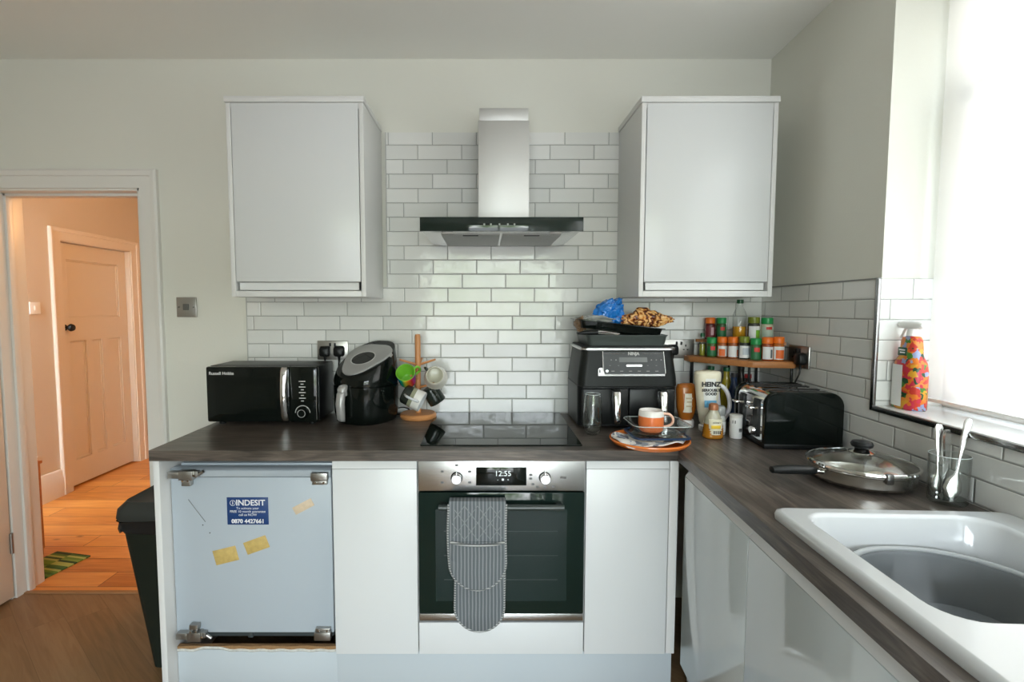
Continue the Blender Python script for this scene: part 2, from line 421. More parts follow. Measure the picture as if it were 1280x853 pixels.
# ------------------------------------------------------------------ the room
CH = 2.56; YB = 2.37
WX0, WX1 = -2.32, -1.60                   # doorway
struct('floor', box(nbm(), -2.8, 1.6, -2.3, 2.41, -.06, 0), boards_mat('grey_brown_plank', math.radians(40), .15, .75,
       [(.3, (.15, .088, .038)), (.5, (.20, .12, .055)), (.7, (.25, .16, .08))], (.12, .07, .03), .38, False, .0012), smooth=False)
struct('floor_hall', box(nbm(), -3.4, -.9, 2.41, 5.3, -.06, 0), boards_mat('orange_pine_boards', 0, .145, 2.4,
       [(.3, (.40, .13, .020)), (.5, (.56, .21, .040)), (.72, (.68, .30, .07))], (.08, .025, .006), .38, True, .003), smooth=False)
struct('ceiling', box(nbm(), -2.8, 1.6, -2.4, YB+.16, CH, CH+.1), M_CEIL, smooth=False)
struct('ceiling_hall', box(nbm(), -3.4, -.9, YB+.16, 5.3, CH, CH+.1), M_HALL, smooth=False)
struct('wall_back', wallgrid(nbm(), [-2.8, WX0, WX1, 1.6], [0, 1.987, CH], {(1, 0)}, lambda u, v, w: Vector((u, w, v)), YB, YB+.15), M_WALL, smooth=False)
struct('wall_left', box(nbm(), -2.9, -2.8, -2.4, YB+.0, 0, CH), M_WALL, smooth=False)
# wall behind the camera with a wide glazed opening
struct('wall_front', wallgrid(nbm(), [-2.9, -.9, 1.1, 1.7], [0, .05, 2.2, CH], {(1, 1)}, lambda u, v, w: Vector((u, w, v)), -2.45, -2.3), M_WALL, smooth=False)
# right wall with the window over the sink (run coordinates)
WV0, WV1, WZ0, WZ1 = .745, 2.45, 1.10, 2.44
struct('wall_right', wallgrid(nbm(), [-.06, WV0, WV1, 4.85], [0, WZ0, WZ1, CH], {(1, 1)}, lambda v, z, w: U(w, v, z), 0, -.27), M_WALL, run=True, smooth=False)
struct('wall_hall_left', wallgrid(nbm(), [YB+.15, 3.80, 4.575, 5.4], [0, 1.945, CH], {(1, 0)}, lambda u, v, w: Vector((w, u, v)), -3.22, -3.34), M_HALL, smooth=False)
struct('hall_door_light_block', box(nbm(), -3.42, -3.345, 3.6, 4.8, -.06, CH), M_HALL, smooth=False)  # unseen panel added to stop sky light leaking under the hall door
struct('wall_hall_end', box(nbm(), -3.34, -.9, 5.3, 5.4, 0, CH), M_HALL, smooth=False)
struct('wall_hall_right', box(nbm(), -1.0, -.9, YB+.15, 5.3, 0, CH), M_HALL, smooth=False)

# brick tiles
M_TILEB = tile_mat('glazed_tile_back', 'X', -.110, .923)
M_TILER = tile_mat('glazed_tile_right', 'Y', 2.36-.30, .923, P=.2035, Hh=.0657, jump=False)
bm = nbm()
V = [(-1.124, .9205), (1.30, .9205), (1.30, 1.519), (.646, 1.519), (.646, 2.228), (-.459, 2.228), (-.459, 1.519), (-1.124, 1.519)]
for poly in ([V[0], V[1], V[2], V[3], V[6], V[7]], [V[6], V[3], V[4], V[5]]):
    prism(bm, poly, lambda a, b, w: Vector((a, w, b)), YB+.001, YB-.010)
struct('wall_tile_back', bm, M_TILEB, smooth=False)
bm = nbm()
prism(bm, [(0.0, .9205), (WV1+1, .9205), (WV1+1, WZ0), (WV0, WZ0), (WV0, 1.514), (0.0, 1.514)], lambda a, b, w: U(w, a, b), -.001, .009)
struct('wall_tile_right', bm, M_TILER, run=True, smooth=False)
# tiled reveal and sill of the window
M_REV = pm('white_glazed_sill_tile', (.80, .80, .78), .2)
M_TILEV = tile_mat('glazed_tile_reveal', 'X', 1.31+.16, .923, jump=False)
bm = nbm(); box(bm, 1.31-.009, 1.31+.2, CRN.y-WV0-.009, CRN.y-WV0, WZ0, 1.514)
struct('wall_tile_reveal', bm, M_TILEV, run=True, smooth=False)
struct('window_sill', box(nbm(), 1.31-.010, 1.31+.2, CRN.y-WV1, CRN.y-WV0-.009, WZ0-.012, WZ0+.006, .002), M_REV, run=True)
# metal tile trims
bm = nbm(); box(bm, 1.31-.016, 1.31-.006, CRN.y-WV0-.010, CRN.y-WV0+.004, WZ0-.012, 1.514, .001)
box(bm, 1.31-.016, 1.31-.006, CRN.y-WV1, CRN.y-WV0+.004, WZ0-.012, WZ0+.004, .001)
struct('trim_1', bm, M_DCHROME, run=True)
bm = nbm(); box(bm, 1.31-.012, 1.31, CRN.y-WV0, CRN.y, 1.514, 1.518)
struct('trim_2', bm, pm('grey_tile_trim', (.25, .25, .24), .4), run=True)
bm = nbm(); box(bm, -1.128, -1.124, YB-.012, YB, .92, 1.519); box(bm, -.463, -.459, YB-.012, YB, 1.519, 2.228); box(bm, .646, .650, YB-.012, YB, 1.519, 2.228)
struct('trim_3', bm, pm('pale_tile_trim', (.45, .45, .43), .4))

# window frame over the sink
bm = nbm(); xw0, xw1 = 1.31+.205, 1.31+.26
yy = lambda v: CRN.y - v
box(bm, xw0, xw1, yy(WV0+.055), yy(WV0), WZ0, WZ1, .006); box(bm, xw0, xw1, yy(WV1), yy(WV1-.055), WZ0, WZ1, .006)
box(bm, xw0, xw1, yy(WV1), yy(WV0), WZ0, WZ0+.06, .006); box(bm, xw0, xw1, yy(WV1), yy(WV0), WZ1-.06, WZ1, .006)
box(bm, xw0, xw1, yy(WV1), yy(WV0), 2.045, 2.105, .006)
for v in (.905, 1.6): box(bm, xw0+.005, xw1, yy(v+.035), yy(v), 2.10, WZ1, .004)
for v in (.83, 1.6): box(bm, xw0+.005, xw1, yy(v+.045), yy(v), WZ0, 2.05, .004)
win = struct('window_1', bm, M_WHITEP, run=True)
o = obj('window_pane', box(nbm(), xw0+.03, xw0+.034, yy(WV1-.03), yy(WV0+.03), WZ0+.03, WZ1-.03), glass('window_glass', (.98, .99, .99)), win)
# glazed doors behind the camera
bm = nbm()
for x in (-.9, .07, 1.04): box(bm, x, x+.06, -2.42, -2.36, .05, 2.2, .005)
box(bm, -.9, 1.1, -2.42, -2.36, .05, .18, .005); box(bm, -.9, 1.1, -2.42, -2.36, 2.12, 2.2, .005)
w2 = struct('window_2', bm, M_WHITEP)
obj('window_pane', box(nbm(), -.88, 1.08, -2.395, -2.39, .1, 2.15), glass('window_glass'), w2)

# doorway casing
bm = nbm()
def casing(bm, x0, x1, ztop, y, w=.085):
    # right leg, left leg, head; stepped profile
    prof = [(0, 0), (0, .014), (w*.62, .016), (w*.66, .022), (w*.9, .026), (w, .020), (w, 0)]
    for s, xb in ((1, x1), (-1, x0)):
        A = [Vector((xb+s*a, y-b, 0)) for a, b in prof]; B = [Vector((xb+s*a, y-b, ztop+a)) for a, b in prof]
        loft(bm, [A, B])
    A = [Vector((x0-a, y-b, ztop+a)) for a, b in prof]; B = [Vector((x1+a, y-b, ztop+a)) for a, b in prof]
    loft(bm, [A, B])
casing(bm, WX0+.006, WX1-.006, 1.976, YB)
box(bm, WX1-.022, WX1+.002, YB-.004, YB+.15, 0, 1.987, .002); box(bm, WX0-.002, WX0+.022, YB-.004, YB+.15, 0, 1.987, .002); box(bm, WX0, WX1, YB-.004, YB+.15, 1.965, 1.989, .002)
box(bm, WX1-.034, WX1-.02, YB+.05, YB+.085, 0, 1.967, .002); box(bm, WX0+.02, WX0+.034, YB+.05, YB+.085, 0, 1.967, .002); box(bm, WX0, WX1, YB+.05, YB+.085, 1.953, 1.967, .002)
struct('trim_4', bm, M_TRIM)
bm = nbm(); box(bm, WX1-.024, WX1-.019, YB+.012, YB+.034, 1.135, 1.185, .001)
struct('trim_5', bm, pm('dark_latch_plate', (.06, .05, .04), .4, .8))
struct('trim_6', box(nbm(), WX0, WX1, 2.40, 2.425, 0, .006, .002), pm('threshold_wood', (.30, .17, .08), .5))
# kitchen door standing open at the left
bm = nbm(); box(bm, WX0-.020, WX0+.016, 1.62, YB-.012, .012, 1.95, .002)
d2 = struct('door_2', bm, M_HDOOR)
bm = nbm()
for z in (.28, 1.72): cyl(bm, (WX0+.019, YB-.012, z-.05), (WX0+.019, YB-.012, z+.05), .007)
obj('hinge', bm, M_SATIN, d2)
bm = nbm(); cyl(bm, (WX0+.016, 1.69, 1.0), (WX0+.06, 1.69, 1.0), .01); lathe(bm, [(0, -.026), (.02, -.02), (.028, 0), (.02, .02), (0, .026)], (WX0+.075, 1.69, 1.0))
obj('door_knob', bm, M_BLACK, d2)

# hall door: one wide panel over three tall ones
bm = nbm(); XF = -3.262
ys = [3.82, 3.925, 4.105, 4.145, 4.225, 4.265, 4.45, 4.555]
ys = [3.825, 3.915, 4.075, 4.135, 4.245, 4.305, 4.465, 4.555]
zs = [.012, .21, 1.16, 1.345, 1.80, 1.925]
def leaf(bm):
    # stiles and rails as a holed plate, panels set back with bevelled sides
    fn = lambda u, v, w: Vector((w, u, v))
    wallgrid(bm, ys, zs, {(1, 1), (3, 1), (5, 1), (1, 3), (2, 3), (3, 3), (4, 3), (5, 3)}, fn, XF, XF-.036)
    for (a, b, c, d) in ((ys[1], ys[2], zs[1], zs[2]), (ys[3], ys[4], zs[1], zs[2]), (ys[5], ys[6], zs[1], zs[2]), (ys[1], ys[6], zs[3], zs[4])):
        box(bm, XF-.03, XF-.014, a-.002, b+.002, c-.002, d+.002)
        for q in ((a, a+.014, c, d), (b-.014, b, c, d), (a, b, c, c+.014), (a, b, d-.014, d)): box(bm, XF-.02, XF-.008, *q, .003)
leaf(bm)
d1 = struct('door_1', bm, M_HDOOR)
bm = nbm(); cyl(bm, (XF, 3.87, 1.27), (XF+.006, 3.87, 1.27), .024); cyl(bm, (XF, 3.87, 1.27), (XF+.05, 3.87, 1.27), .01)
t = nbm(); lathe(t, [(0, 0), (.022, .004), (.03, .018), (.024, .034), (0, .04)], n=24); merge(bm, t, Matrix.Translation((XF+.035, 3.87, 1.27)) @ Matrix.Rotation(PI/2, 4, 'Y'))
obj('door_knob', bm, M_BLACK, d1)
bm = nbm()
prof = [(0, 0), (0, .014), (.06, .016), (.064, .022), (.085, .024), (.092, .018), (.092, 0)]
for s, yb in ((-1, 3.81), (1, 4.565)):
    loft(bm, [[Vector((-3.22+b, yb+s*a, 0)) for a, b in prof], [Vector((-3.22+b, yb+s*a, 1.935+a)) for a, b in prof]])
loft(bm, [[Vector((-3.22+b, 3.81-a, 1.935+a)) for a, b in prof], [Vector((-3.22+b, 4.565+a, 1.935+a)) for a, b in prof]])
box(bm, -3.33, -3.216, 3.80, 3.822, 0, 1.94, .002); box(bm, -3.33, -3.216, 4.557, 4.577, 0, 1.94, .002); box(bm, -3.33, -3.216, 3.80, 4.577, 1.928, 1.95, .002)
struct('trim_7', bm, M_HDOOR)
bm = nbm()
skp = [(0, 0), (.020, 0), (.020, .135), (.014, .15), (.012, .19), (.004, .205), (0, .205)]
for y0, y1 in ((YB+.15, 3.72), (4.655, 5.3)):
    loft(bm, [[Vector((-3.22+a, y0, b)) for a, b in skp], [Vector((-3.22+a, y1, b)) for a, b in skp]])
struct('baseboard_hall', bm, M_HDOOR)
struct('baseboard_back', prism(nbm(), [(0, 0), (.018, 0), (.018, .11), (.008, .135), (0, .135)], lambda a, b, w: Vector((w, YB-a, b)), -1.51, -1.20), M_TRIM)

# ------------------------------------------------------------------ hall objects
t = thing('light_switch', 'white light switch on the hall wall left of the panelled door', 'light switch', (-3.22, 3.575, 1.42))
bm = nbm(); box(bm, -3.22, -3.212, 3.532, 3.618, 1.377, 1.463, .003); obj('face_plate', bm, M_WHITEP, t)
bm = nbm(); box(bm, -3.213, -3.207, 3.566, 3.584, 1.405, 1.437, .002); obj('rocker', bm, M_WHITEP, t)
t = thing('hall_cabinet', 'low brown wooden cabinet just inside the hall behind the door jamb', 'cabinet', (-2.75, 2.68, 0))
bm = nbm(); box(bm, -2.98, -2.54, 2.535, 2.80, .04, .535, .003); obj('carcass', bm, M_WOODR, t)
obj('top_board', box(nbm(), -2.99, -2.535, 2.53, 2.81, .535, .552, .004), M_WOODR, t)
for x in (-2.97, -2.58):
    for y in (2.54, 2.77): bm = nbm(); box(bm, x, x+.03, y, y+.03, 0, .05); obj('foot', bm, M_WOODR, t)
bm = nbm(); lathe(bm, [(0, 0), (.045, 0), (.075, .022), (.079, .026), (.073, .024), (.044, .006), (0, .006)], (-2.60, 2.735, .552))
obj('dish', bm, M_WHITEP, None, base=(-2.60, 2.735, .552), top=('small white dish on the low wooden hall cabinet', 'dish'))
def mat_green():
    m, nt, b = new_mat('green_striped_pile'); g = NB(nt); tc = g.n('ShaderNodeTexCoord'); sx = g.n('ShaderNodeSeparateXYZ'); nt.links.new(tc.outputs['Object'], sx.inputs[0])
    wn = g.n('ShaderNodeTexWhiteNoise', noise_dimensions='2D'); cv = g.n('ShaderNodeCombineXYZ')
    nt.links.new(g.m('FLOOR', g.m('MULTIPLY', sx.outputs['Y'], 58)), cv.inputs[0]); nt.links.new(g.m('FLOOR', g.m('MULTIPLY', sx.outputs['X'], 4)), cv.inputs[1]); nt.links.new(cv.outputs[0], wn.inputs['Vector'])
    c = g.ramp(wn.outputs['Value'], [(0, (.012, .03, .012)), (.35, (.03, .085, .02)), (.6, (.13, .22, .03)), (.85, (.32, .36, .09))]); nt.links.new(c, b.inputs['Base Color']); b.inputs['Roughness'].default_value = 1
    return m
bm = nbm(); box(bm, -.12, .12, -.13, .13, 0, .008, .003); 
o = obj('doormat', bm, mat_green(), None, top=('green striped doormat on the orange hall floorboards', 'doormat'))
o.location = (-2.405, 2.675, 0); o.rotation_euler = (0, 0, math.radians(-12))

# light switch on the kitchen wall
t = thing('isolator_switch', 'square grey metal switch on the painted wall beside the doorway', 'switch', (-1.411, YB, 1.425))
bm = nbm(); box(bm, -1.458, -1.364, YB-.008, YB, 1.378, 1.472, .003); obj('face_plate', bm, M_SATIN, t)
bm = nbm(); box(bm, -1.424, -1.398, YB-.014, YB-.007, 1.410, 1.440, .002); obj('rocker', bm, pm('grey_rocker', (.12, .12, .11), .4), t)
for x in (-1.446, -1.376):
    bm = nbm(); cyl(bm, (x, YB-.0095, 1.425), (x, YB-.007, 1.425), .004, n=10); obj('screw', bm, M_DCHROME, t)

# ------------------------------------------------------------------ bin
t = thing('waste_bin', 'tall dark plastic bin with a bag, between the doorway and the kitchen units', 'bin', (-1.29, 2.02, 0))
bm = nbm()
loft(bm, [rrect(-1.268, 2.02, .055, .13, .03, 0), rrect(-1.303, 2.02, .095, .165, .035, .585), rrect(-1.303, 2.02, .102, .172, .035, .60)])
obj('body', bm, pm('bin_black_green', (.010, .014, .010), .5, spec=.3), t)
bm = nbm()
rg = []
for k, (z, e) in enumerate(((.565, .004), (.58, .009), (.60, .006), (.612, .010))):
    rg.append([p+Vector((.003*math.sin(i*2.3+k), .004*math.cos(i*1.7+k*2), .006*math.sin(i*1.1+k))) for i, p in enumerate(rrect(-1.303, 2.02, .098+e, .168+e, .035, z))])
loft(bm, rg); obj('bin_bag', bm, pm('black_bag_film', (.012, .012, .012), .25), t)
bm = nbm()
loft(bm, [rrect(-1.303, 2.02, .108, .178, .04, .612), rrect(-1.303, 2.02, .112, .182, .04, .622), rrect(-1.303, 2.02, .108, .178, .04, .655), rrect(-1.303, 2.02, .088, .155, .04, .680), rrect(-1.303, 2.02, .08, .146, .035, .674)])
obj('lid', bm, M_DGREY, t)

# ------------------------------------------------------------------ worktop
UF = .60
def uv(u, v): p = RR @ U(u, v); return (p.x, p.y)
YF = 1.73
vc = (CRN.y + UF*math.sin(AL) - YF)/math.cos(AL)
inner = uv(UF, vc); VE = 3.4
SU0, SU1, SV0, SV1 = .535, .055, 1.24, 2.18      # hole for the sink
V = [(-1.186, YF), inner, (1.299, YB-.012), (-1.186, YB-.012),                 # 0..3 back run
     uv(SU0, SV0), uv(SU1, SV0), uv(SU0, SV1), uv(SU1, SV1),                   # 4..7 sink hole
     uv(UF, VE), uv(.010, VE)]
F = [(0, 1, 2, 3), (1, 4, 5, 2), (1, 8, 6, 4), (2, 5, 7, 9), (8, 9, 7, 6)]
# hallway end of the worktop is cut back square
bm = nbm(); slab(bm, V, F, .882, .920, [0, 1, 1, 1, 1])
eds = [e for e in bm.edges if len(e.link_faces) == 2 and e.calc_face_angle(0) > 1 and abs(e.verts[0].co.z-.92) < 1e-4 and abs(e.verts[1].co.z-.92) < 1e-4]
bmesh.ops.bevel(bm, geom=eds, offset=.003, segments=2, affect='EDGES')
obj('worktop', bm, [M_WT, M_WT2], None, top=('dark grey-brown wood-effect worktop running round the corner of the kitchen', 'worktop'))

# ------------------------------------------------------------------ base units, back run
YD = 1.75; ZB, ZT = .157, .878
def unit_door(parent, x0, x1, y=YD, z0=ZB, z1=ZT, mat=M_CAB):
    g = .0015
    bm = nbm(); box(bm, x0+g, x1-g, y, y+.019, z0, z1-.032, .0015)
    d = obj('door', bm, mat, parent)
    bm = nbm(); prism(bm, [(y+.0012, z1-.0305), (y+.0012, z1-.001), (y+.019, z1-.001), (y+.019, z1-.0305)], lambda a, b, w: Vector((w, a, b)), x0+g, x1-g)
    obj('grip_rail', bm, M_LIP, d)
    return d
t = thing('cabinet_end_panel', 'white end panel closing the left end of the units', 'panel', (-1.179, 2.05, 0))
bm = nbm(); box(bm, -1.184, -1.162, YD-.004, 2.355, 0, .881, .001); obj('board', bm, M_CABM, t)
for (x0, x1, lb) in ((-.549, -.2445, 'narrow white base cabinet between the bare fridge and the oven'), (.3585, .657, 'narrow white base cabinet between the oven and the corner')):
    t = thing('base_cabinet', lb, 'cabinet', ((x0+x1)/2, 2.06, ZB), 'white base cabinets')
    bm = nbm(); box(bm, x0, x1, YD+.021, 2.33, ZB, .879, .001); obj('carcass', bm, M_CABM, t)
    unit_door(t, x0, x1)
t = thing('oven_housing_cabinet', 'white cabinet housing with plain panel under the oven', 'cabinet', (.057, 2.06, ZB))
bm = nbm(); box(bm, -.243, .357, YD+.021, 2.33, ZB, .270, .001); obj('carcass', bm, M_CABM, t)
obj('front_panel', box(nbm(), -.2415, .3555, YD, YD+.019, ZB, .276, .0015), M_CAB, t)
obj('corner_filler_post', box(nbm(), .659, .690, YD+.002, YD+.05, ZB, .879, .0015), M_CABM, None, base=(.675, 1.775, ZB), top=('slim white upright filler post in the inner corner of the units', 'panel'))
# kickboard with a swollen, torn edge under the fridge
t = thing('kickboard', 'white kickboard along the back units with a torn, peeling edge', 'kickboard', (-.25, 1.80, 0))
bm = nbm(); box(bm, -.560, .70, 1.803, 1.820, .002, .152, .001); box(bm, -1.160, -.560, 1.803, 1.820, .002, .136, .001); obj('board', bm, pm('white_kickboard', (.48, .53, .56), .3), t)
bm = nbm(); top = []
for i in range(40):
    x = -1.158+.598*i/39; top.append((x, .140+.012*math.exp(-((x+1.03)/.05)**2)+.002*math.sin(i*1.3)))
bm2 = nbm(); 
loft(bm, [[Vector((x, 1.800, z-.010)), Vector((x, 1.796, z-.004)), Vector((x, 1.797, z+.002)), Vector((x, 1.803, z))] for x, z in top])
obj('peeling_edge', bm, pm('torn_white_foil', (.55, .55, .51), .5, var=.4, bscale=90), t)
loft(bm2, [[Vector((x, 1.799, z-.004)), Vector((x, 1.799, .1515+.003*math.sin(i*.35)**2)), Vector((x, 1.815, .152)), Vector((x, 1.815, z-.004))] for i, (x, z) in enumerate(top)])
obj('raw_edge', bm2, M_CHIP, t)

# ------------------------------------------------------------------ fridge without its front
t = thing('fridge', 'built-in fridge with bare pale blue-white door and exposed hinges', 'fridge', (-.86, 2.08, .16))
bm = nbm(); box(bm, -1.145, -.575, 1.845, 2.33, .20, .84, .003); obj('body', bm, M_FRIDGE, t)
bm = nbm(); box(bm, -1.158, -.568, 1.800, 1.843, .205, .800, .004); 
d = obj('door', bm, M_FRIDGE, t)
bm = nbm(); prism(bm, [(1.800, .802), (1.797, .806), (1.797, .826), (1.806, .832), (1.843, .832), (1.843, .802)], lambda a, b, w: Vector((w, a, b)), -1.158, -.568); obj('top_rail', bm, M_FRIDGE, d)
bm = nbm()
pts = [(-1.095, .717), (-1.075, .688), (-1.055, .66), (-1.035, .632)]
tube(bm, [(x, 1.7995, z) for x, z in pts], .0012, n=6); obj('scratch', bm, pm('scratch_grey', (.18, .19, .19), .7), d)
for p in ((-1.045, .62), (-1.02, .59)): bm = nbm(); lathe(bm, [(0, -.003), (.003, 0), (0, .003)], (p[0], 1.7995, p[1]), n=8); obj('scuff', bm, MATS['scratch_grey'], d)
bm = nbm(); box(bm, -.953, -.801, 1.798, 1.800, .622, .725, .0005)
st = obj('sticker', bm, pm('navy_blue_sticker', (.012, .045, .16), .4), d, label='dark blue guarantee sticker with white writing')
bm = nbm()
text(bm, 'INDESIT', .030, fr(-.866, 1.7978, .704), bold=.0006)
text(bm, 'To activate your\nFREE 10 month guarantee\ncall us NOW', .0125, fr(-.877, 1.7978, .6715))
text(bm, '0870 4427661', .021, fr(-.877, 1.7978, .6345), bold=.0007)
cq = Vector((-.931, 1.7978, .704)); 
for i in range(20):
    a, b = 2*PI*i/20, 2*PI*(i+1)/20
    if 1: cyl(bm, cq+Vector((.010*math.cos(a), 0, .010*math.sin(a))), cq+Vector((.010*math.cos(b), 0, .010*math.sin(b))), .0009, n=6)
text(bm, 'i', .018, fr(-.931, 1.7978, .704), bold=.0006)
obj('lettering', bm, M_TEXTW, st)
mt_tape = pm('yellowed_tape', (.50, .36, .12), .5, var=.25, bscale=60); mt_tape2 = pm('pale_tape', (.62, .50, .36), .5, var=.2, bscale=60)
for (cx, cz, w, h, a, mm) in ((-.964, .504, .088, .056, 14, mt_tape), (-.849, .544, .088, .048, 20, mt_tape), (-.672, .690, .078, .030, 28, mt_tape2)):
    bm = nbm(); box(bm, -w/2, w/2, -.0005, .0012, -h/2, h/2, .0004)
    xf(bm, Matrix.Translation((cx, 1.799, cz)) @ Matrix.Rotation(-math.radians(a), 4, 'Y')); obj('tape', bm, mm, d)
def hinge(cx, cz, left, up):
    bm = nbm(); s = 1 if up else -1
    if left:
        box(bm, cx-.062, cx-.020, 1.775, 1.80, cz-.012, cz+.012, .001); box(bm, cx-.02, cx+.03, 1.772, 1.80, cz-.018, cz+.016, .001)
        box(bm, cx-.012, cx+.020, 1.776, 1.797, cz-.032*s-.008, cz-.032*s+.012, .001)
        box(bm, cx+.026, cx+.046, 1.778, 1.796, cz-.008, cz+.014, .001); cyl(bm, (cx+.046, 1.786, cz), (cx+.064, 1.786, cz+.012*s), .006, n=10); cyl(bm, (cx-.05, 1.774, cz), (cx-.05, 1.776, cz), .006, n=10)
    else:
        box(bm, cx-.030, cx+.030, 1.778, 1.80, cz-.006*s-.014, cz-.006*s+.016, .001); box(bm, cx-.027, cx+.027, 1.784, 1.80, cz-.028*s-.007, cz-.028*s+.007, .001)
    h = obj('hinge', bm, M_SATIN, d, label='grey metal hinge')
    for dx in ((-.015, .016) if not left else (-.006, .014, .036)):
        bm = nbm()
        zz = cz-.027*s if not left else cz-.02*s*(dx < .03)
        lathe_y = nbm(); lathe(lathe_y, [(0, 0), (.0045, 0), (.004, .003), (0, .003)], n=10); merge(bm, lathe_y, Matrix.Translation((cx+dx, 1.784 if not left else 1.775, zz)) @ Matrix.Rotation(PI/2, 4, 'X'))
        obj('screw', bm, M_CHROME, h)
hinge(-1.092, .815, True, True); hinge(-1.085, .205, True, False); hinge(-.606, .812, False, True); hinge(-.606, .196, False, False)
bm = nbm(); box(bm, -1.09, -.58, 1.84, 1.86, .160, .204, .012); box(bm, -.91, -.89, 1.836, 1.845, .16, .204, .002); obj('vent_grille', bm, pm('dark_vent', (.05, .06, .06), .4), t)

# ------------------------------------------------------------------ oven
t = thing('oven', 'built-in steel and black glass oven under the hob', 'oven', (.057, 2.0, .28))
OX0, OX1 = -.2405, .3545
bm = nbm(); box(bm, OX0+.006, OX1-.006, 1.79, 2.31, .285, .870, .002); obj('body', bm, M_BLACKM, t)
bm = nbm(); box(bm, OX0, OX1, 1.748, 1.79, .768, .8765, .002); cp = obj('control_panel', bm, M_STEELH, t)
bm = nbm(); box(bm, -.034, .146, 1.7470, 1.7495, .788, .855, .0008); ds = obj('display', bm, M_BLACKG, cp)
bm = nbm(); text(bm, '12:55', .027, fr(.062, 1.7466, .831), bold=0); text(bm, '–    ■    +', .010, fr(.062, 1.7466, .809))
obj('digits', bm, pm('display_digits', (.55, .6, .6), .5, emit=(.75, .85, .85), estr=.22), ds)
for cx in (-.103, .211):
    k = nbm()
    lathe(k, [(0, 0), (.0215, 0), (.021, .004), (.0185, .006), (.0178, .022), (.016, .025), (0, .025)], n=32, mis=[0, 1, 1, 0, 0, 0])
    box(k, -.002, .002, .006, .024, .006, .0255, .0008)
    xf(k, Matrix.Translation((cx, 1.748, .817)) @ Matrix.Rotation(PI/2, 4, 'X')); obj('knob', k, [M_CHROME, M_BLACK], cp)
bm = nbm()
for cx, sp in ((-.103, ((-.052, .022), (-.052, -.018), (.046, .022), (.046, -.018), (0, .045))), (.211, ((-.05, .01), (-.05, -.004), (-.042, -.024), (-.026, -.034), (0, -.036), (.03, -.034), (.06, 0)))):
    for dx, dz in sp + (((.071, -.001),) if cx > 0 else ()):
        bm = nbm(); box(bm, cx+dx-.005, cx+dx+.005, 1.7474, 1.749, .817+dz-.0035, .817+dz+.0035); obj('printed_mark', bm, pm('grey_print', (.12, .12, .12), .6), cp)
bm = nbm(); box(bm, OX0, OX1, 1.748, 1.79, .312, .762, .003); od = obj('door', bm, M_OVENG, t)
bm = nbm(); box(bm, -.180, .292, 1.7475, 1.7485, .36, .70); 
obj('window', bm, pm('oven_window', (.009, .020, .017), .08, spec=.3), od)
bm = nbm()
for z in (.62, .53, .44): box(bm, -.15, .26, 1.7472, 1.7476, z-.0012, z+.0012)
obj('shelf_line', bm, pm('oven_shelf', (.03, .045, .042), .3), od)
bm = nbm(); box(bm, OX0, OX1, 1.750, 1.79, .284, .310, .002); obj('lower_trim', bm, M_STEELH, od)
bm = nbm()
tube(bm, [(-.165, 1.71, .722), (.275, 1.71, .722)], .011, n=16)
for x in (-.15, .26): box(bm, x-.012, x+.012, 1.71, 1.75, .714, .730, .003)
xf(bm, Matrix.Identity(4)); obj('handle', bm, pm('dark_steel', (.035, .045, .042), .25), od)
# double oven glove over the handle
t = thing('oven_glove', 'grey and white striped quilted double oven glove over the oven handle', 'oven glove', (-.026, 1.70, .26))
M_GLOVE = stripe_mat('ticking_stripe_cloth', 'X', .0125, (.10, .117, .127), (.225, .243, .257), .36)
M_PIPE = stripe_mat('striped_binding', 'Z', .009, (.13, .14, .14), (.46, .47, .46), .4)
def tongue(cx, hw, z1, z0, y, th, wob, seg=40):
    """flat padded strip from z1 down to a rounded end at z0; returns outline too"""
    out = []
    n = 14
    L = [(cx-hw, z1)] + [(cx-hw+wob*math.sin(i/6*PI), z1+(z0+hw-z1)*i/6) for i in range(1, 7)]
    arc = [(cx-hw*math.cos(a), z0+hw-hw*math.sin(a)) for a in [PI*i/n for i in range(1, n)]]
    Rr = [(cx+hw+wob*.5*math.sin(i/6*PI), z1+(z0+hw-z1)*i/6) for i in range(6, 0, -1)] + [(cx+hw, z1)]
    return L+arc+Rr
def padded(outline, y, th, ins=.006):
    bm = nbm(); c = Vector((sum(p[0] for p in outline)/len(outline), 0, sum(p[1] for p in outline)/len(outline)))
    def ring(s, yy): return [Vector((c.x+(x-c.x)*s, yy, c.z+(z-c.z)*s)) for x, z in outline]
    loft(bm, [ring(.96, y+th), ring(1, y+th*.6), ring(1, y+th*.25), ring(.97, y), ring(.6, y-.001)])
    return bm
def edge(outline, y, r=.0045):
    bm = nbm(); tube(bm, [Vector((x, y, z)) for x, z in outline], r, n=8); return bm
of = tongue(-.028, .099, .742, .435, 0, 0, -.004); ob = tongue(-.022, .088, .70, .262, 0, 0, .003)
obj('rear_glove', padded(ob, 1.718, .014), M_GLOVE, t); obj('binding', edge(ob, 1.722), M_PIPE, t)
obj('front_strip', padded(of, 1.686, .012), M_GLOVE, t); obj('binding', edge(of, 1.690), M_PIPE, t)
pk = [(-.122, .612), (-.028, .606), (.066, .612)]
po = [(-.122, .612)] + tongue(-.028, .095, .600, .440, 0, 0, -.004)[1:-1] + [(.066, .612)]
obj('pocket', padded(po, 1.678, .010), M_GLOVE, t)
bm = nbm(); tube(bm, bez([(-.122, 1.677, .612), (-.07, 1.674, .605), (-.028, 1.673, .603), (.02, 1.674, .605), (.066, 1.677, .612)]), .005, n=8); obj('pocket_hem', bm, M_PIPE, t)
bm = nbm(); arc = [(1.686, .735), (1.686, .744), (1.692, .752), (1.710, .7555), (1.728, .752), (1.734, .742), (1.734, .70)]; arc2 = [(1.697, .735), (1.699, .740), (1.702, .743), (1.710, .7445), (1.718, .743), (1.722, .738), (1.722, .70)]
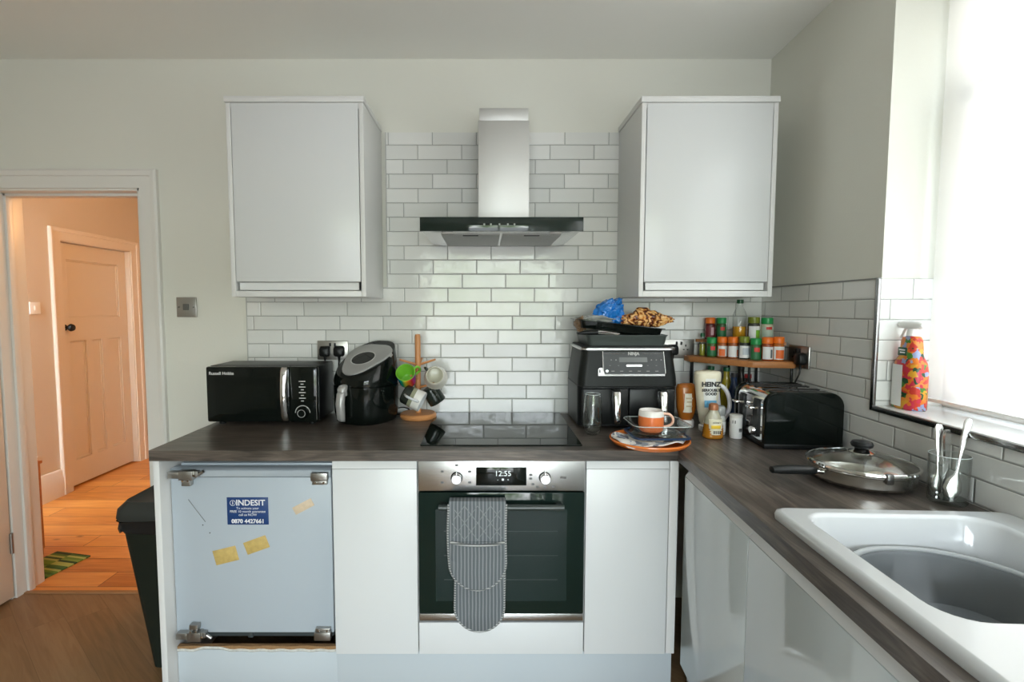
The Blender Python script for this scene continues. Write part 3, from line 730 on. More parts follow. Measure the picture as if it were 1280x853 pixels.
prism(bm, arc+arc2[::-1], lambda a, b, w: Vector((w, a, b)), -.127, .070); obj('fold', bm, M_GLOVE, t)
bm = nbm()
for i in range(-4, 6):
    for s in (1, -1):
        x0 = -.028+i*.045; pts = []
        for k in range(13):
            z = .738-.124*k/12; x = x0+s*(.738-z)*.75
            if -.118 < x < .062: pts.append((x, 1.6855, z))
        if len(pts) > 2: tube(bm, pts, .0012, n=5)
obj('quilting', bm, pm('quilt_thread', (.22, .24, .24), .9), t)

# ------------------------------------------------------------------ hob
t = thing('hob', 'black ceramic glass hob set in the worktop above the oven', 'hob', (.06, 2.07, .92))
bm = nbm(); loft(bm, [rrect(.057, 2.067, .2945, .284, .008, .9203), rrect(.057, 2.067, .295, .2845, .008, .924), rrect(.057, 2.067, .293, .2825, .008, .9262)]); obj('glass_plate', bm, M_HOB, t, smooth=False)

# ------------------------------------------------------------------ sink run
UD = .585
def rdoor(parent, v0, v1):
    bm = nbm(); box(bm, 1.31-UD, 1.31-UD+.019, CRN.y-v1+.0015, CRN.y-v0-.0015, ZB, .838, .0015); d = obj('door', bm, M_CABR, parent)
    bm = nbm(); prism(bm, [(1.31-UD+.001, .8395), (1.31-UD+.014, .858), (1.31-UD+.014, .880), (1.31-UD+.019, .880), (1.31-UD+.019, .8395)], lambda a, b, w: Vector((a, w, b)), CRN.y-v1+.0015, CRN.y-v0-.0015)
    obj('grip_rail', bm, M_LIP, d)
for v0, v1, lb in ((.69, 1.155, 'glossy pale grey base cabinet at the corner end of the sink run'), (1.155, 1.755, 'glossy pale grey cabinet below the sink, nearer the camera'), (1.755, 2.355, 'glossy pale grey cabinet at the near end of the sink run')):
    t = thing('sink_run_cabinet', lb, 'cabinet', U(.29, (v0+v1)/2, ZB), 'sink run base cabinets', run=True)
    zc = .879 if v0 < 1 else .66
    bm = nbm(); box(bm, 1.31-UD+.021, 1.31-.012, CRN.y-v1, CRN.y-v0, ZB, zc, .001); obj('carcass', bm, M_CABM, t)
    rdoor(t, v0, v1)
t = thing('sink_run_kickboard', 'grey-white kickboard under the sink run cabinets', 'kickboard', U(.53, 1.5, 0), run=True)
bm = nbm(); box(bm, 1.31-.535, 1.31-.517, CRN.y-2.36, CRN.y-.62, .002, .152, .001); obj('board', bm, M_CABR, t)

t = thing('sink', 'white ceramic inset sink with bowl, under the window', 'sink', U(.29, 1.7, .70), run=True)
bm = nbm(); cu, cv = 1.31-.293, CRN.y-1.712
bu, bv = 1.31-.3125, CRN.y-1.452
loft(bm, [rrect(cu, cv, .2685, .4975, .02, .9205), rrect(cu, cv, .270, .499, .022, .932), rrect(cu, cv, .267, .496, .022, .9405), rrect(cu, cv, .260, .489, .022, .944), rrect(cu, cv, .258, .487, .022, .944), rrect(bu, bv, .210, .208, .06, .944), rrect(bu, bv, .208, .206, .06, .944), rrect(bu, bv, .203, .201, .06, .9415), rrect(bu, bv, .1995, .1975, .06, .935),
          rrect(bu, bv, .192, .190, .06, .84), rrect(bu, bv, .185, .183, .06, .785), rrect(bu, bv, .17, .168, .06, .765), rrect(bu, bv, .03, .03, .029, .755)], cap0=False)
obj('basin', bm, M_CERAM, t, angle=45)
bm = nbm()
for i in range(6): box(bm, cu-.13+i*.055, cu-.118+i*.055, CRN.y-2.15, CRN.y-1.80, .942, .9465, .002)
obj('drainer_rib', bm, M_CERAM, t)
bm = nbm(); lathe(bm, [(0, .757), (.034, .757), (.036, .760), (.03, .761), (0, .759)], (bu, bv, 0)); obj('plug_hole', bm, M_CHROME, t)
# grey washing-up bowl standing in the sink
t = thing('washing_up_bowl', 'grey plastic washing-up bowl standing inside the white sink', 'bowl', (bu, bv, .761), run=False)
t.location = RR @ Vector((bu, bv, .761)); t.rotation_euler = (0, 0, -AL)
bm = nbm()
loft(bm, [rrect(bu, bv, .125, .12, .09, .7625), rrect(bu, bv, .138, .134, .10, .770), rrect(bu, bv, .174, .170, .15, .862), rrect(bu, bv, .180, .177, .165, .870), rrect(bu, bv, .174, .171, .16, .872), rrect(bu, bv, .168, .165, .155, .865), rrect(bu, bv, .134, .13, .10, .778), rrect(bu, bv, .11, .105, .08, .769)])
obj('shell', bm, M_BOWL, t, angle=50)
bm = nbm(); rr_ = rrect(bu, bv, .181, .178, .168, .874, 10); tube(bm, rr_+rr_[:1], .0065, n=10, caps=False); obj('rim', bm, pm('bowl_rim_highlight', (.36, .38, .38), .3), t, label='rolled rim with its highlight painted in as paler grey')  # the rim's highlight is put into its paler colour

# ------------------------------------------------------------------ wall cabinets
def wall_cabinet(x0, x1, lb):
    t = thing('wall_cabinet', lb, 'cabinet', ((x0+x1)/2, 2.19, 1.466), 'white wall cabinets')
    y0 = 2.02
    bm = nbm()
    box(bm, x0, x0+.018, y0, YB-.011, 1.466, 2.226, .001); box(bm, x1-.018, x1, y0, YB-.011, 1.466, 2.226, .001)
    box(bm, x0+.018, x1-.018, y0, YB-.011, 1.466, 1.490, .001); box(bm, x0+.018, x1-.018, y0+.002, YB-.011, 2.205, 2.226, .001); box(bm, x0+.018, x1-.018, YB-.03, YB-.011, 1.49, 2.205)
    obj('carcass', bm, M_CABM, t)
    bm = nbm(); box(bm, x0-.004, x1+.004, y0-.006, YB-.0105, 2.2275, 2.250, .002); obj('cornice', bm, M_CABM, t)
    bm = nbm(); box(bm, x0+.021, x1-.021, y0-.001, y0+.018, 1.526, 2.222, .0015); d = obj('door', bm, M_CAB, t)
    bm = nbm(); prism(bm, [(y0+.002, 1.524), (y0+.009, 1.521), (y0+.009, 1.4935), (y0+.018, 1.4935), (y0+.018, 1.524)], lambda a, b, w: Vector((w, a, b)), x0+.030, x1-.030); obj('grip_rail', bm, M_LIP, d)
wall_cabinet(-1.022, -.481, 'white wall cabinet left of the cooker hood')
wall_cabinet(.615, 1.152, 'white wall cabinet right of the cooker hood, above the spice rack')

# ------------------------------------------------------------------ cooker hood
t = thing('cooker_hood', 'steel chimney cooker hood with dark glass front above the hob', 'cooker hood', (.07, 2.2, 1.70))
bm = nbm(); box(bm, -.030, .178, 2.085, YB-.011, 1.752, 2.182, .0015); ch = obj('chimney', bm, M_STEEL, t)
bm = nbm(); box(bm, -.026, .174, 2.089, YB-.011, 2.1825, 2.232, .0015); obj('chimney_upper', bm, M_STEEL, ch)
HX0, HX1, HYF = -.246, .366, 1.892
bm = nbm(); box(bm, HX0, HX1, HYF, HYF+.012, 1.708, 1.760, .0012); gp = obj('glass_front', bm, pm('hood_black_glass', (.010, .018, .015), .05), t)
bm = nbm()
for x in (-.005, .02, .052, .083, .108):
    bm = nbm(); cyl(bm, (x, HYF-.001, 1.733), (x, HYF+.003, 1.733), .0035, n=12); obj('touch_button', bm, pm('button_grey', (.35, .38, .36), .4), gp)
bm = nbm(); box(bm, HX0+.004, HX1-.004, HYF+.012, YB-.011, 1.714, 1.752, .002); obj('canopy', bm, M_STEELH, t)
bm = nbm()
# sloping underside frame and two mesh filters
A = [Vector((HX0+.004, HYF+.012, 1.714)), Vector((HX1-.004, HYF+.012, 1.714)), Vector((HX1-.004, YB-.012, 1.714)), Vector((HX0+.004, YB-.012, 1.714))]
Bq = [Vector((HX0+.06, HYF+.03, 1.706)), Vector((HX1-.06, HYF+.03, 1.706)), Vector((HX1-.06, YB-.05, 1.706)), Vector((HX0+.06, YB-.05, 1.706))]
loft(bm, [A, Bq], cap0=False, cap1=True); obj('underside', bm, M_STEELH, t)
for x0, x1 in ((HX0+.075, .055), (.065, HX1-.075)):
    bm = nbm(); box(bm, x0, x1, HYF+.05, YB-.08, 1.701, 1.7065, .001)
    f = obj('grease_filter', bm, pm('filter_mesh', (.30, .30, .29), .45, .8, bump=.5, bscale=300), t)
    bm = nbm(); box(bm, (x0+x1)/2-.03, (x0+x1)/2+.03, HYF+.055, HYF+.075, 1.698, 1.7012, .001); obj('filter_latch', bm, M_BLACK, f)
for x in (HX0+.10, HX1-.10):
    bm = nbm(); lathe(bm, [(0, 1.7045), (.022, 1.7045), (.024, 1.7075), (0, 1.7075)], (x, HYF+.036, 0), n=20); obj('lamp', bm, pm('lamp_lens', (.6, .6, .58), .3), t)

# ------------------------------------------------------------------ sockets and plugs
def socket(name, lb, loc, face, run=False, hide=()):
    t = thing(name, lb, 'socket', loc, 'metal wall sockets', run=run)
    # face: matrix mapping local (x right, y up, z out) to scene
    def P(bm, M=face): return xf(bm, Matrix.Translation(loc) @ M)
    bm = nbm(); box(bm, -.073, .073, -.045, .045, 0, .008, .003); obj('face_plate', P(bm), M_SATIN, t)
    for sx in (-.032, .032):
        bm = nbm()
        box(bm, sx-.003, sx+.003, .010, .020, .0075, .0086); box(bm, sx-.013, sx-.005, -.006, -.001, .0075, .0086); box(bm, sx+.005, sx+.013, -.006, -.001, .0075, .0086)
        obj('pin_slot', P(bm), M_BLACKM, t)
        bm = nbm(); q = sx*.35; box(bm, q-.0045, q+.0045, .018, .034, .007, .0115, .0015); obj('rocker', P(bm), M_BLACK, t)
    return t
FB = Matrix(((1, 0, 0, 0), (0, 0, -1, 0), (0, 1, 0, 0), (0, 0, 0, 1)))
FR_ = Matrix(((0, 0, -1, 0), (-1, 0, 0, 0), (0, 1, 0, 0), (0, 0, 0, 1)))
def plug(lb, loc, face, run, cord):
    t = thing('plug', lb, 'plug', loc, 'black mains plugs', run=run)
    def P(bm): return xf(bm, Matrix.Translation(loc) @ face)
    bm = nbm(); loft(bm, [rrect(0, 0, .025, .024, .012, .009), rrect(0, 0, .026, .025, .012, .016), rrect(0, -.002, .022, .022, .012, .032), rrect(0, -.003, .014, .015, .009, .037)]); obj('plug_body', P(bm), M_BLACK, t)
    bm = nbm(); cyl(bm, (0, -.022, .018), (0, -.044, .018), .007, .004, n=12); obj('cord_grip', P(bm), M_BLACK, t)
    bm = nbm(); tube(bm, bez(cord), .0033, n=8); obj('cord', bm, M_BLACK, t)
YT = YB-.010
socket('double_socket', 'steel double socket on the tiles behind the microwave', (-.722, YT, 1.222), FB)
plug('black plug in the left half of the socket behind the microwave', (-.756, YT, 1.218), FB, False, [(-.756, YT-.018, 1.175), (-.756, YT-.02, 1.15), (-.75, YT-.018, 1.05), (-.74, YT-.018, .94)])
plug('black plug half hidden behind the round air fryer', (-.690, YT, 1.218), FB, False, [(-.690, YT-.018, 1.175), (-.690, YT-.018, 1.12), (-.66, YT-.02, 1.0), (-.62, YT-.018, .94)])
socket('double_socket', 'steel double socket on the tiles between the twin-drawer fryer and spice rack', (.912, YT, 1.229), FB)
plug('black plug at the right edge of the twin-drawer air fryer', (.880, YT, 1.225), FB, False, [(.880, YT-.018, 1.182), (.88, YT-.02, 1.12), (.86, YT-.022, 1.02), (.83, YT-.02, .94)])
sl = U(.009, .328, 1.223)
socket('double_socket', 'dark steel double socket on the right wall behind the toaster', sl, FR_, True)
plug('black plug in the right wall socket, its cord dropping to the toaster', U(.009, .362, 1.217), FR_, True, [U(.027, .362, 1.174), U(.03, .36, 1.15), U(.045, .35, 1.10), U(.05, .345, 1.02), U(.035, .335, .95)])

# ------------------------------------------------------------------ microwave
t = thing('microwave', 'black microwave with chrome handle at the left end of the worktop', 'microwave', (-.95, 2.22, .92))
mx0, mx1, my, mz0, mz1 = -1.187, -.716, 2.105, .935, 1.174
bm = nbm(); box(bm, mx0, mx1, my+.03, 2.335, mz0, mz1, .006); obj('casing', bm, M_BLACK, t)
bm = nbm(); box(bm, mx0, mx1-.118, my, my+.029, mz0, mz1-.001, .008); dr = obj('door', bm, M_BLACKG, t)
bm = nbm(); box(bm, mx0+.04, mx1-.17, my-.0006, my+.002, mz0+.035, mz1-.045); obj('window', bm, pm('microwave_window', (.003, .005, .004), .1, spec=.35), dr)
bm = nbm(); text(bm, 'Russell Hobbs', .0185, fr(mx0+.014, my-.0006, mz1-.030), align='LEFT', bold=.0002); obj('lettering', bm, M_TEXTW, dr)
bm = nbm()
hp = [(my+.002, mz0+.004), (my-.012, mz0+.03), (my-.022, (mz0+mz1)/2), (my-.012, mz1-.03), (my+.002, mz1-.004)]
cv_ = bez([(0, a, b) for a, b in hp], 20); rings = []
for p in cv_:
    w = .0165-.002*math.sin((p.z-mz0)/(mz1-mz0)*PI); x = mx1-.138
    rings.append([Vector((x-w, p.y+.004, p.z)), Vector((x-w*.5, p.y-.003, p.z)), Vector((x+w*.5, p.y-.003, p.z)), Vector((x+w, p.y+.004, p.z)), Vector((x+w, p.y+.009, p.z)), Vector((x-w, p.y+.009, p.z))])
loft(bm, rings); obj('handle', bm, M_CHROME, dr, angle=60)
bm = nbm(); box(bm, mx1-.1165, mx1, my+.001, my+.029, mz0, mz1-.001, .004); cpn = obj('control_panel', bm, M_BLACKG, t)
bm = nbm()
for i, z in enumerate((1.110, 1.098, 1.086, 1.074, 1.062, 1.050, 1.038, 1.026)):
    bm = nbm(); w = .014 if i % 2 == 0 else .006; box(bm, mx1-.063-w, mx1-.063+w, my+.0004, my+.002, z-.0018, z+.0018); obj('printed_mark', bm, pm('silver_print', (.5, .5, .48), .4), cpn)
k = nbm(); lathe(k, [(0, 0), (.024, 0), (.023, .012), (.02, .016), (0, .016)], n=32); box(k, -.002, .002, 0, .02, .012, .017); xf(k, Matrix.Translation((mx1-.063, my, .975)) @ Matrix.Rotation(PI/2, 4, 'X')); obj('knob', k, M_BLACKG, cpn)
bm = nbm(); tube(bm, [(mx1-.063+.031*math.cos(a), my+.0006, .975+.031*math.sin(a)) for a in [PI*.0+PI*i/20 for i in range(21)]], .0016, n=6); tube(bm, [(mx1-.063+.016*math.cos(2*PI*i/20), my-.0165, .975+.016*math.sin(2*PI*i/20)) for i in range(21)], .001, n=6)
obj('dial_ring', bm, MATS['silver_print'], cpn)
bm = nbm()
for x in (mx0+.04, mx1-.04):
    for y in (my+.05, 2.31): cyl(bm, (x, y, .92), (x, y, .936), .014, n=14)
obj('foot', bm, M_BLACK, t)
bm = nbm(); box(bm, mx1-.004, mx1-.0025, my-.0005, my+.0045+.02, mz0+.01, mz1-.01); obj('edge_trim', bm, M_SATIN, cpn)

# ------------------------------------------------------------------ round air fryer
t = thing('air_fryer', 'rounded black air fryer with grey control top beside the microwave', 'air fryer', (-.530, 2.208, .92), rot=math.radians(-30))
ax, ay = -.530, 2.208
def egg(hw, hd, z, k=40, lean=0): return [Vector((ax+hw*math.copysign(abs(math.cos(a))**.8, math.cos(a)), ay+lean+hd*math.copysign(abs(math.sin(a))**.8, math.sin(a)), z)) for a in [2*PI*i/k for i in range(k)]]
bm = nbm(); loft(bm, [egg(.108, .108, .922), egg(.122, .122, .930), egg(.130, .128, .97), egg(.132, .130, 1.085)], cap1=True); obj('drawer', bm, M_BLACKG, t, angle=60)
bm = nbm()
# upper body: front slopes back to a slanted oval panel
rings = [egg(.130, .128, 1.088), egg(.131, .129, 1.10)]
for k in range(1, 9):
    f = k/8; rings.append([Vector((p.x*(1) + (ax-p.x)*(.10*f*f), p.y+(ay-p.y)*(.08*f*f), 1.10+(p.z-1.10)+f*((.10+.070*max(-1, min(1, (p.y-ay)/.128)))))) for p in egg(.131, .129, 1.10)])
loft(bm, rings); up = obj('upper_body', bm, M_BLACKG, t, angle=50)
# slanted control panel
bm = nbm()
ny, nz = -.40, .916
def pan_pt(a, s, h):
    # rounded triangle outline on the slope
    r = s*(1+.11*math.cos(3*(a+PI/2)))
    X = r*math.cos(a)*1.02; Yl = r*math.sin(a)*1.02
    tilt = math.atan2(.070, .118)
    return Vector((ax+X, ay-.004+Yl*math.cos(tilt)-h*math.sin(tilt), 1.2005+Yl*math.sin(tilt)+h*math.cos(tilt)))
loft(bm, [[pan_pt(2*PI*i/48, .112, -.012) for i in range(48)], [pan_pt(2*PI*i/48, .110, .004) for i in range(48)], [pan_pt(2*PI*i/48, .104, .007) for i in range(48)]]); obj('control_top', bm, M_SILVER, up, angle=50)
bm = nbm()
def ov(s, h, i):
    a = 2*PI*i/40; tilt = math.atan2(.070, .118); X = s*1.25*math.cos(a); Yl = s*math.sin(a)-.012
    return Vector((ax+X, ay-.004+Yl*math.cos(tilt)-h*math.sin(tilt), 1.2005+Yl*math.sin(tilt)+h*math.cos(tilt)))
loft(bm, [[ov(.049, .0065, i) for i in range(40)], [ov(.050, .009, i) for i in range(40)], [ov(.046, .0085, i) for i in range(40)]], cap1=False); obj('bezel', bm, pm('pale_bezel', (.6, .6, .58), .3), up)
bm = nbm(); loft(bm, [[ov(.047, .0066, i) for i in range(40)], [ov(.047, .0080, i) for i in range(40)]]); obj('touch_screen', bm, M_BLACKG, up)
bm = nbm()
hx, hy = -.530, ay-.118
loft(bm, [rrect(hx, hy-.030, .012, .010, .009, .944), rrect(hx, hy-.036, .017, .014, .012, .955), rrect(hx, hy-.040, .019, .016, .014, 1.02), rrect(hx, hy-.034, .018, .015, .013, 1.062), rrect(hx, hy-.030, .017, .014, .013, 1.068)]); hd = obj('handle', bm, M_SILVER, t, angle=60)
bm = nbm(); loft(bm, [rrect(hx, hy-.028, .019, .016, .014, 1.069), rrect(hx, hy-.026, .020, .018, .014, 1.082), rrect(hx, hy-.02, .017, .016, .014, 1.094), rrect(hx, hy-.015, .008, .008, .007, 1.099)]); box(bm, hx-.012, hx+.012, hy-.02, hy+.03, 1.05, 1.075, .004); obj('release_button', bm, M_SILVER, hd, angle=60)
bm = nbm(); MR = Matrix.Translation((ax, ay, 0)) @ Matrix.Rotation(math.radians(30), 4, 'Z') @ Matrix.Translation((-ax, -ay, 0))
tube(bm, [MR @ p for p in bez([(ax+.10, ay+.08, .95), (-.39, 2.315, .957), (-.36, 2.325, .945), (-.352, 2.325, .93), (-.37, 2.33, .924), (-.40, 2.32, .924), (ax+.10, ay+.09, .926)], 60)], .003, n=8); obj('cord', bm, M_BLACK, t)

# ------------------------------------------------------------------ mug tree with mugs
mtx, mty = -.308, 2.262
t = thing('mug_tree', 'orange-brown wooden mug tree with round base beside the hob', 'mug tree', (mtx, mty, .92))
bm = nbm(); lathe(bm, [(0, .9205), (.078, .9205), (.083, .927), (.083, .936), (.076, .944), (0, .945)], (mtx, mty, 0), n=48); obj('base', bm, M_WOODM, t)
bm = nbm(); lathe(bm, [(0, .94), (.013, .94), (.013, 1.29), (.011, 1.302), (0, 1.304)], (mtx, mty, 0), n=24); obj('post', bm, M_WOODM, t)
pegs = [(-1, -.25, 1.165), (1, -.1, 1.165), (-.25, -1, 1.10), (.75, -.3, 1.06), (.1, 1, 1.16)]
for dx, dy, z in pegs:
    d = Vector((dx, dy, 0)).normalized(); bm = nbm(); p0 = Vector((mtx, mty, z))
    cyl(bm, p0+d*.008, p0+d*.082+Vector((0, 0, .024)), .0055, .0045, n=12); obj('peg', bm, M_WOODM, t)
def mug(lb, loc, M, r0, r1, h, mo, mi_, mh, hside=1, hr=None, band=None, group='mugs on the mug tree'):
    """local: axis +Z, mouth at +Z; handle at +X"""
    t = thing('mug', lb, 'mug', loc, group)
    T = Matrix.Translation(loc) @ M
    bm = nbm(); n = 40
    zs_ = band or [0, h]
    prof = [(0, 0), (r0*.86, 0), (r0, .006)]; mis = [0, 0]
    for z in (h*.2, h*.4, h*.55, h*.75): prof.append((r0+(r1-r0)*z/h, z)); mis.append(0)
    prof += [(r1, h-.002), (r1-.002, h)]; mis += [0, 1]
    body = lathe(bm, prof, n=n, mis=mis); outer = obj('body', xf(bm, T), [mo, mi_], t, angle=50)
    bm = nbm(); prof = [(r1-.0018, h), (r1-.004, h-.001), (r1-.0045, h-.01), (r0-.005, .012), (r0*.7, .006), (0, .006)]
    lathe(bm, prof, n=n); obj('lining', xf(bm, T), mi_, t, angle=50)
    bm = nbm(); rr = hr or h*.3
    pts = bez([(r0+(r1-r0)*.85-.003, 0, h*.84), (r1+rr*.55, 0, h*.88), (r1+rr*.95, 0, h*.62), (r1+rr*.85, 0, h*.34), (r0-.002, 0, h*.18)], 24)
    tube(bm, pts, .0055, n=10); obj('handle', xf(bm, T), mh, t)
    return t
def rainbow():
    m, nt, b = new_mat('rainbow_stripe_glaze'); g = NB(nt); tc = g.n('ShaderNodeTexCoord'); sx = g.n('ShaderNodeSeparateXYZ'); nt.links.new(tc.outputs['Object'], sx.inputs[0])
    c = g.ramp(g.m('ADD', g.m('MULTIPLY', sx.outputs['X'], 11.), .5), [(.05, (.02, .04, .25)), (.2, (.0, .22, .40)), (.36, (.02, .38, .12)), (.5, (.7, .62, .05)), (.64, (.75, .22, .02)), (.8, (.55, .02, .03)), (.95, (.15, .03, .3))]); nt.links.new(c, b.inputs['Base Color']); b.inputs['Roughness'].default_value = .15
    return m
M_LIME = pm('lime_green_glaze', (.22, .55, .05), .15); M_CREAM = pm('cream_glaze', (.74, .72, .64), .15); M_DKG = pm('dark_green_glaze', (.02, .028, .022), .2)
def aim(d, roll=0): return Vector(d).normalized().to_track_quat('Z', 'Y').to_matrix().to_4x4() @ Matrix.Rotation(roll, 4, 'Z')
mug('rainbow striped mug with lime green inside hanging left on the mug tree', (-.350, 2.236, 1.092), aim((.0, -1, .72), math.radians(35)), .038, .043, .085, rainbow(), M_LIME, M_LIME)
mug('round cream mug with small mouth hanging right on the mug tree', (-.226, 2.25, 1.105), aim((.03, -1, .30), math.radians(140)), .054, .038, .075, M_CREAM, pm('pale_tea_glaze', (.6, .58, .46), .2), M_DKG)
def tri_band():
    m, nt, b = new_mat('green_and_white_banded_glaze'); g = NB(nt); tc = g.n('ShaderNodeTexCoord'); sx = g.n('ShaderNodeSeparateXYZ'); nt.links.new(tc.outputs['Object'], sx.inputs[0])
    s = g.m('ADD', g.m('MULTIPLY', sx.outputs['X'], .9), g.m('MULTIPLY', sx.outputs['Z'], -.436))
    c = g.ramp(g.m('MULTIPLY', s, 10), [(0, (.02, .025, .02)), (.33, (.28, .29, .19)), (.5, (.74, .73, .68))]); nt.nodes[-1].color_ramp.interpolation = 'CONSTANT'
    nt.links.new(c, b.inputs['Base Color']); b.inputs['Roughness'].default_value = .2; return m
mug('white mug banded dark green, tilted on its side low on the mug tree', (-.358, 2.165, 1.050), aim((.90, -.12, -.42), math.radians(170)), .042, .046, .092, tri_band(), M_CERAM, M_CERAM)
mug('dark green mug hanging behind the banded mug on the mug tree', (-.262, 2.285, 1.055), aim((.45, .1, -.75), math.radians(170)), .038, .041, .08, M_DKG, M_DKG, M_DKG)

# ------------------------------------------------------------------ twin drawer air fryer
nx0, nx1, nyf, nyb, nz0, nz1 = .386, .789, 2.035, 2.335, .932, 1.262
ncx = (nx0+nx1)/2
t = thing('twin_drawer_air_fryer', 'black twin-drawer air fryer with steel trim right of the hob', 'air fryer', (ncx, 2.18, .92))
bm = nbm(); cy_ = (nyf+nyb)/2; hy_ = (nyb-nyf)/2; hx_ = (nx1-nx0)/2
loft(bm, [rrect(ncx, cy_, hx_+.004, hy_, .035, 1.10), rrect(ncx, cy_, hx_+.003, hy_-.002, .035, 1.13), rrect(ncx, cy_, hx_-.012, hy_-.012, .035, 1.245)]); ub = obj('upper_body', bm, M_CHAR, t)
bm = nbm(); loft(bm, [rrect(ncx, cy_+.006, hx_+.002, hy_-.008, .03, nz0), rrect(ncx, cy_+.006, hx_+.004, hy_-.006, .03, 1.097)]); obj('lower_body', bm, M_BLACK, t)
bm = nbm(); loft(bm, [rrect(ncx, cy_, hx_-.012, hy_-.012, .035, 1.246), rrect(ncx, cy_, hx_-.004, hy_-.004, .035, 1.249), rrect(ncx, cy_, hx_-.004, hy_-.004, .035, 1.256), rrect(ncx, cy_, hx_-.010, hy_-.010, .035, 1.260)]); obj('steel_band', bm, M_STEELH, t)
bm = nbm(); loft(bm, [rrect(ncx, cy_, hx_-.012, hy_-.012, .033, 1.2603), rrect(ncx, cy_, hx_-.014, hy_-.014, .033, 1.264)]); obj('top_plate', bm, M_BLACKM, t)
# sloping control panel
sl_ = .012/.115
def npt(x, z, o=0.0): return Vector((x, nyf+.002+(z-1.13)*.0870*1.0-o, z))
bm = nbm(); prism(bm, [(.484, 1.150), (.735, 1.150), (.728, 1.241), (.482, 1.241)], lambda a, b, w: npt(a, b, w), -.004, .0025); pnl = obj('control_panel', bm, pm('slate_panel', (.035, .038, .040), .35), ub)
bm = nbm()
for a, b in (((.480, 1.243), (.482, 1.165)), ((.482, 1.165), (.488, 1.147)), ((.488, 1.147), (.733, 1.147)), ((.733, 1.147), (.738, 1.155)), ((.738, 1.155), (.730, 1.243))):
    tube(bm, [npt(*a, .002), npt(*b, .002)], .0022, n=8)
prism(bm, [(.462, 1.143), (.735, 1.143), (.737, 1.1505), (.484, 1.1505), (.484, 1.176), (.470, 1.176), (.462, 1.170)], lambda a, b, w: npt(a, b, w), -.003, .0022)
tube(bm, [npt(.484, 1.2335, .003), npt(.572, 1.2335, .003)], .0009, n=6); tube(bm, [npt(.642, 1.2335, .003), npt(.731, 1.2335, .003)], .0009, n=6)
obj('panel_trim', bm, M_STEELH, pnl)
bm = nbm(); prism(bm, [(.548, 1.199), (.664, 1.199), (.662, 1.219), (.547, 1.219)], lambda a, b, w: npt(a, b, w), 0, .0032); obj('display', bm, pm('dim_display', (.16, .17, .17), .15, coat=.5), pnl)
bm = nbm(); prism(bm, [(.577, 1.181), (.640, 1.181), (.642, 1.186), (.639, 1.190), (.578, 1.190), (.575, 1.186)], lambda a, b, w: npt(a, b, w), 0, .006); cyl(bm, npt(.4975, 1.163, 0), npt(.4975, 1.163, .006), .006, n=20); obj('button', bm, M_STEELH, pnl)
bm = nbm(); text(bm, 'NINJA', .017, Matrix.Translation(npt(.607, 1.2335, .0032)) @ FRONT, bold=.0008)
for i in range(6): x = .522+i*.036; text(bm, '—', .012, Matrix.Translation(npt(x, 1.163, .0030)) @ FRONT, bold=.0004)
for x in (.515, .535, .68, .70, .72): text(bm, 'o', .010, Matrix.Translation(npt(x, 1.209, .0030)) @ FRONT)
for x in (.51, .545, .665, .70): text(bm, '–', .012, Matrix.Translation(npt(x, 1.186, .0030)) @ FRONT)
obj('lettering', bm, pm('panel_print', (.42, .42, .40), .5), pnl)
bm = nbm(); cyl(bm, npt(.4685, 1.155, .001), npt(.4685, 1.168, .001), .003, n=10); obj('hook_slot', bm, M_BLACKM, pnl)
for i, (x0, x1, hx) in enumerate(((nx0+.012, ncx-.002, .527), (ncx+.002, nx1-.012, .713))):
    bm = nbm(); box(bm, x0, x1, nyf-.004, nyf+.02, .942, 1.090, .006); dw = obj('drawer', bm, M_BLACK, t)
    bm = nbm(); loft(bm, [rrect(hx+.006, nyf-.026, .009, .016, .006, .950), rrect(hx+.004, nyf-.040, .013, .018, .007, .965), rrect(hx, nyf-.044, .015, .018, .007, 1.075), rrect(hx, nyf-.040, .014, .016, .007, 1.086)]); box(bm, hx-.010, hx+.010, nyf-.03, nyf, 1.03, 1.075, .003); box(bm, hx-.006, hx+.012, nyf-.03, nyf, .955, .975, .003)
    h_ = obj('handle', bm, M_CHROME, dw)
    bm = nbm(); loft(bm, [rrect(hx, nyf-.038, .016, .019, .007, 1.0865), rrect(hx, nyf-.036, .014, .016, .007, 1.094)]); obj('handle_cap', bm, M_BLACK, h_)
bm = nbm()
for x in (nx0+.04, nx1-.04):
    for y in (nyf+.04, nyb-.04): cyl(bm, (x, y, .92), (x, y, .934), .012, n=12)
obj('foot', bm, M_BLACK, t)

# tins and bags on top of it
t = thing('roasting_tin', 'dark grey roasting tin lying upside down on the twin-drawer air fryer', 'baking tin', (.58, 2.19, 1.264))
bm = nbm(); loft(bm, [rrect(.588, 2.19, .160, .118, .02, 1.2645), rrect(.588, 2.19, .167, .124, .022, 1.300), rrect(.588, 2.19, .171, .128, .022, 1.306), rrect(.588, 2.19, .171, .128, .022, 1.309), rrect(.588, 2.19, .163, .120, .02, 1.309), rrect(.588, 2.19, .154, .112, .02, 1.270)]); obj('pan', bm, pm('grey_nonstick', (.055, .068, .062), .4), t)
t['label'] = 'dark grey roasting tin, lower of the two tins on the twin-drawer fryer'
t = thing('baking_tray', 'black baking tray tilted on the roasting tin, holding food bags', 'baking tray', (.57, 2.19, 1.312), rot=0)
TT = Matrix.Translation((.567, 2.19, 1.338)) @ Matrix.Rotation(math.radians(6.5), 4, 'Y')
bm = nbm(); loft(bm, [rrect(0, 0, .165, .11, .02, -.018), rrect(0, 0, .172, .118, .022, .012), rrect(0, 0, .182, .126, .022, .014), rrect(0, 0, .182, .126, .022, .017), rrect(0, 0, .168, .114, .02, .016), rrect(0, 0, .160, .105, .02, -.012)]); xf(bm, TT); obj('pan', bm, M_BLACKG, t)
